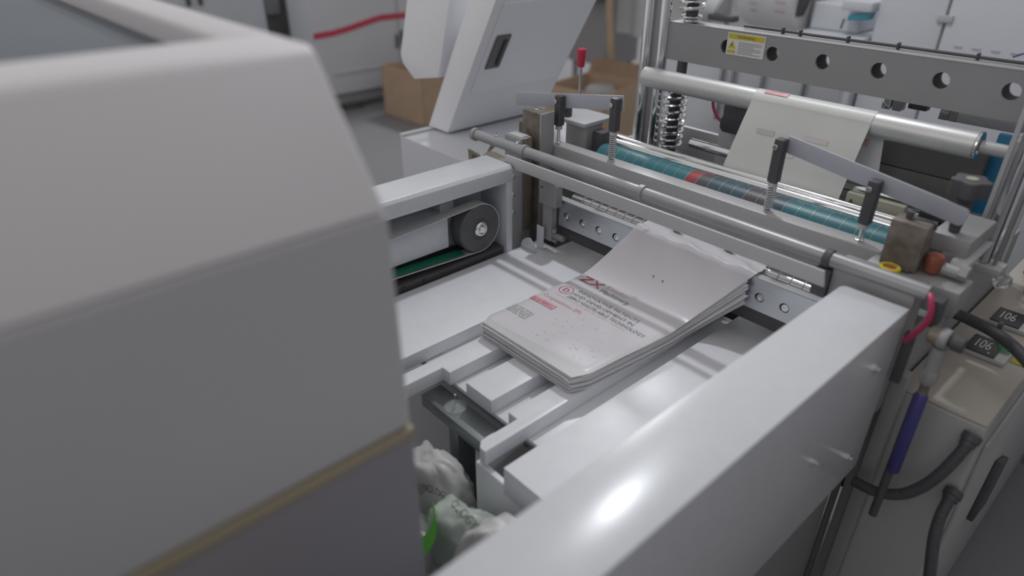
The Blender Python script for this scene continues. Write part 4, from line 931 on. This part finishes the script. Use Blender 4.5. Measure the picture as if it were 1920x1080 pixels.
bm = nb(); cyl(bm, (-0.200, 1.10, 0.996), (-0.200, 1.10, 1.018), 0.0075, 14); mk('piston_rod', bm, STAINED, pn)
bm = nb(); lathe(bm, (-0.200, 1.10, 0.82), (0, 0, 1), [(0, 0.008), (0.004, 0.0105), (0.172, 0.0105), (0.176, 0.0085)], 22); mk('barrel', bm, BLUER, pn, 'dark blue barrel')
bm = nb(); cyl(bm, (-0.206, 1.107, 0.70), (-0.206, 1.107, 0.985), 0.0075, 16); mk('guide_tube', bm, DARK, pn)
bm = nb(); box(bm, -0.257, -0.241, 1.112, 1.124, 0.985, 1.085, 0.001); mk('mount_bar', bm, DARK, pn)
bm = nb(); box(bm, -0.236, -0.218, 1.105, 1.135, 1.112, 1.160, 0.003); tag(mk('shaft_end_bracket', bm, BLACK), 'black bracket between the shaft end and the ball joint', 'bracket')
bm = nb(); tube(bm, smooth([(-0.240, 1.110, 1.165), (-0.233, 1.096, 1.162), (-0.2275, 1.09, 1.148), (-0.2275, 1.088, 1.128), (-0.2375, 1.088, 1.103), (-0.249, 1.09, 1.081)]), 0.0048, 10)
tag(mk('red_cable', bm, REDC), 'thick red cable hanging from the right end of the shaft', 'cable')

# ---------------------------------------------------------------- loose bags below the table
from mathutils.bvhtree import BVHTree
from mathutils import noise
def pouch(c, rx, ry, rz, rot, seed, m, label, fold=0.22, nu=44, nv=26):
    """puffy crumpled bag: a flattened blob with soft creases"""
    bm = nb(); c = Vector(c); rings = []
    rm = Matrix.Rotation(rot[2], 3, 'Z') @ Matrix.Rotation(rot[1], 3, 'Y') @ Matrix.Rotation(rot[0], 3, 'X')
    def pt(i, j):
        th = PI*j/nv; ph = 2*PI*i/nu
        d = Vector((math.sin(th)*math.cos(ph), math.sin(th)*math.sin(ph), math.cos(th)))
        q = Vector((d.x*1.6+seed*3.1, d.y*1.6, d.z*1.6))
        f = 1 + fold*(noise.noise(q) + 0.6*abs(noise.noise(q*2.3)) - 0.25)
        f += 0.05*math.sin(ph*7+seed+3*th)*math.sin(th)**2
        e = Vector((math.copysign(abs(d.x)**0.8, d.x)*rx, math.copysign(abs(d.y)**0.8, d.y)*ry, math.copysign(abs(d.z)**0.9, d.z)*rz))
        return c + rm @ (e*f)
    t0 = bm.verts.new(pt(0, 0)); t1 = bm.verts.new(pt(0, nv))
    for j in range(1, nv): rings.append([bm.verts.new(pt(i, j)) for i in range(nu)])
    for i in range(nu):
        k = (i+1) % nu
        bm.faces.new((t0, rings[0][i], rings[0][k])); bm.faces.new((t1, rings[-1][k], rings[-1][i]))
        for a, b in zip(rings, rings[1:]): bm.faces.new((a[i], b[i], b[k], a[k]))
    bmesh.ops.recalc_face_normals(bm, faces=bm.faces[:])
    tree = BVHTree.FromBMesh(bm)
    return tag(mk('loose_bag', bm, m, sharp=75), label, 'bag'), tree
def wrap_text(body, size, fit, loc, xd, yd, o, tree, m, bend=0.0):
    bm = text_bm(body, size, xd, yd, loc, fit); xd = Vector(xd).normalized(); yd = Vector(yd).normalized(); n = xd.cross(yd)
    keep = []
    for v in bm.verts:
        t = (v.co-Vector(loc)).dot(xd); p = v.co + yd*bend*(t*(fit-t))/(fit*fit)
        h = tree.ray_cast(p+n*0.15, -n)[0]
        v.co = (h if h else p) + n*0.0012
    mk('lettering', bm, m, o, 'dark lettering reading '+body)
NV = Vector((0.45, -0.35, 0.82)).normalized()
pouch((-0.78, 0.50, 0.535), 0.27, 0.145, 0.10, (0, 0, 0.1), 4, LOOSE, 'big milky bag at the base of the heap on the grey tray')
b_, t_ = pouch((-0.795, 0.530, 0.715), 0.085, 0.045, 0.095, (0.25, 0.1, 0.1), 1, LOOSE, 'crumpled pinkish grey bag below the suction cup, topmost of the heap at the left')
xd = Vector((0.9, 0.25, 0.30)).normalized(); yd = NV.cross(xd).normalized()
wrap_text('TECHNOLOGY', 0.016, 0.085, (-0.800, 0.490, 0.712), xd, yd, b_, t_, INK, 0.02)
b_, t_ = pouch((-0.655, 0.470, 0.735), 0.062, 0.050, 0.100, (0.2, 0.25, 0.4), 7, LOOSEG, 'pale green tinted bag with dark lettering in the middle of the heap')
xd = Vector((0.75, 0.1, -0.45)).normalized(); yd = NV.cross(xd).normalized()
wrap_text('OLOGY', 0.022, 0.06, (-0.660, 0.455, 0.835), xd, yd, b_, t_, INK)
pouch((-0.745, 0.435, 0.640), 0.065, 0.055, 0.080, (0, 0.1, 0.2), 3, LOOSE, 'small whitish bag in the heap under the green strip')
pouch((-0.565, 0.470, 0.775), 0.060, 0.050, 0.095, (0.1, 0.45, 0.3), 11, LOOSE, 'whitish bag leaning against the table end plate at the right of the heap')
pouch((-0.665, 0.405, 0.590), 0.100, 0.060, 0.060, (0, 0.2, 0.1), 15, LOOSEG, 'flattened green tinted bag at the lower front of the heap')
bm = nb(); box(bm, -1.15, -0.42, 0.315, 0.70, 0.40, 0.43, 0.004); bn = mk('catch_tray', bm, BGG); tag(bn, 'grey catch tray under the table that holds the loose bags', 'tray')
for (x, y) in ((-1.12, 0.34), (-0.45, 0.34), (-1.12, 0.67), (-0.45, 0.67)):
    b2 = nb(); box(b2, x-0.012, x+0.012, y-0.012, y+0.012, 0, 0.3995, 0.001); mk('leg', b2, BGG, bn)
bm = nb()
gp_ = smooth([(-0.785, 0.475, 0.668), (-0.752, 0.462, 0.712), (-0.728, 0.455, 0.752), (-0.706, 0.445, 0.768), (-0.694, 0.435, 0.755), (-0.697, 0.420, 0.728), (-0.722, 0.405, 0.700), (-0.752, 0.395, 0.672), (-0.775, 0.39, 0.645)])
gp_ = [p + Vector((0.046, -0.020, 0.060)) for p in gp_]
def fh(u, v):
    i = u*(len(gp_)-1); k = min(int(i), len(gp_)-2); p = gp_[k].lerp(gp_[k+1], i-k)
    wd = 0.5+1.1*math.sin(PI*min(1, u*1.05))
    return p + (Vector((0.013, -0.008, -0.012))*(v-0.5))*wd
sheet(bm, fh, 40, 3, 0.0008); tag(mk('bag_handle_strip', bm, GREEN), 'bright green strip of bag handle lying on the loose bags', 'strip')
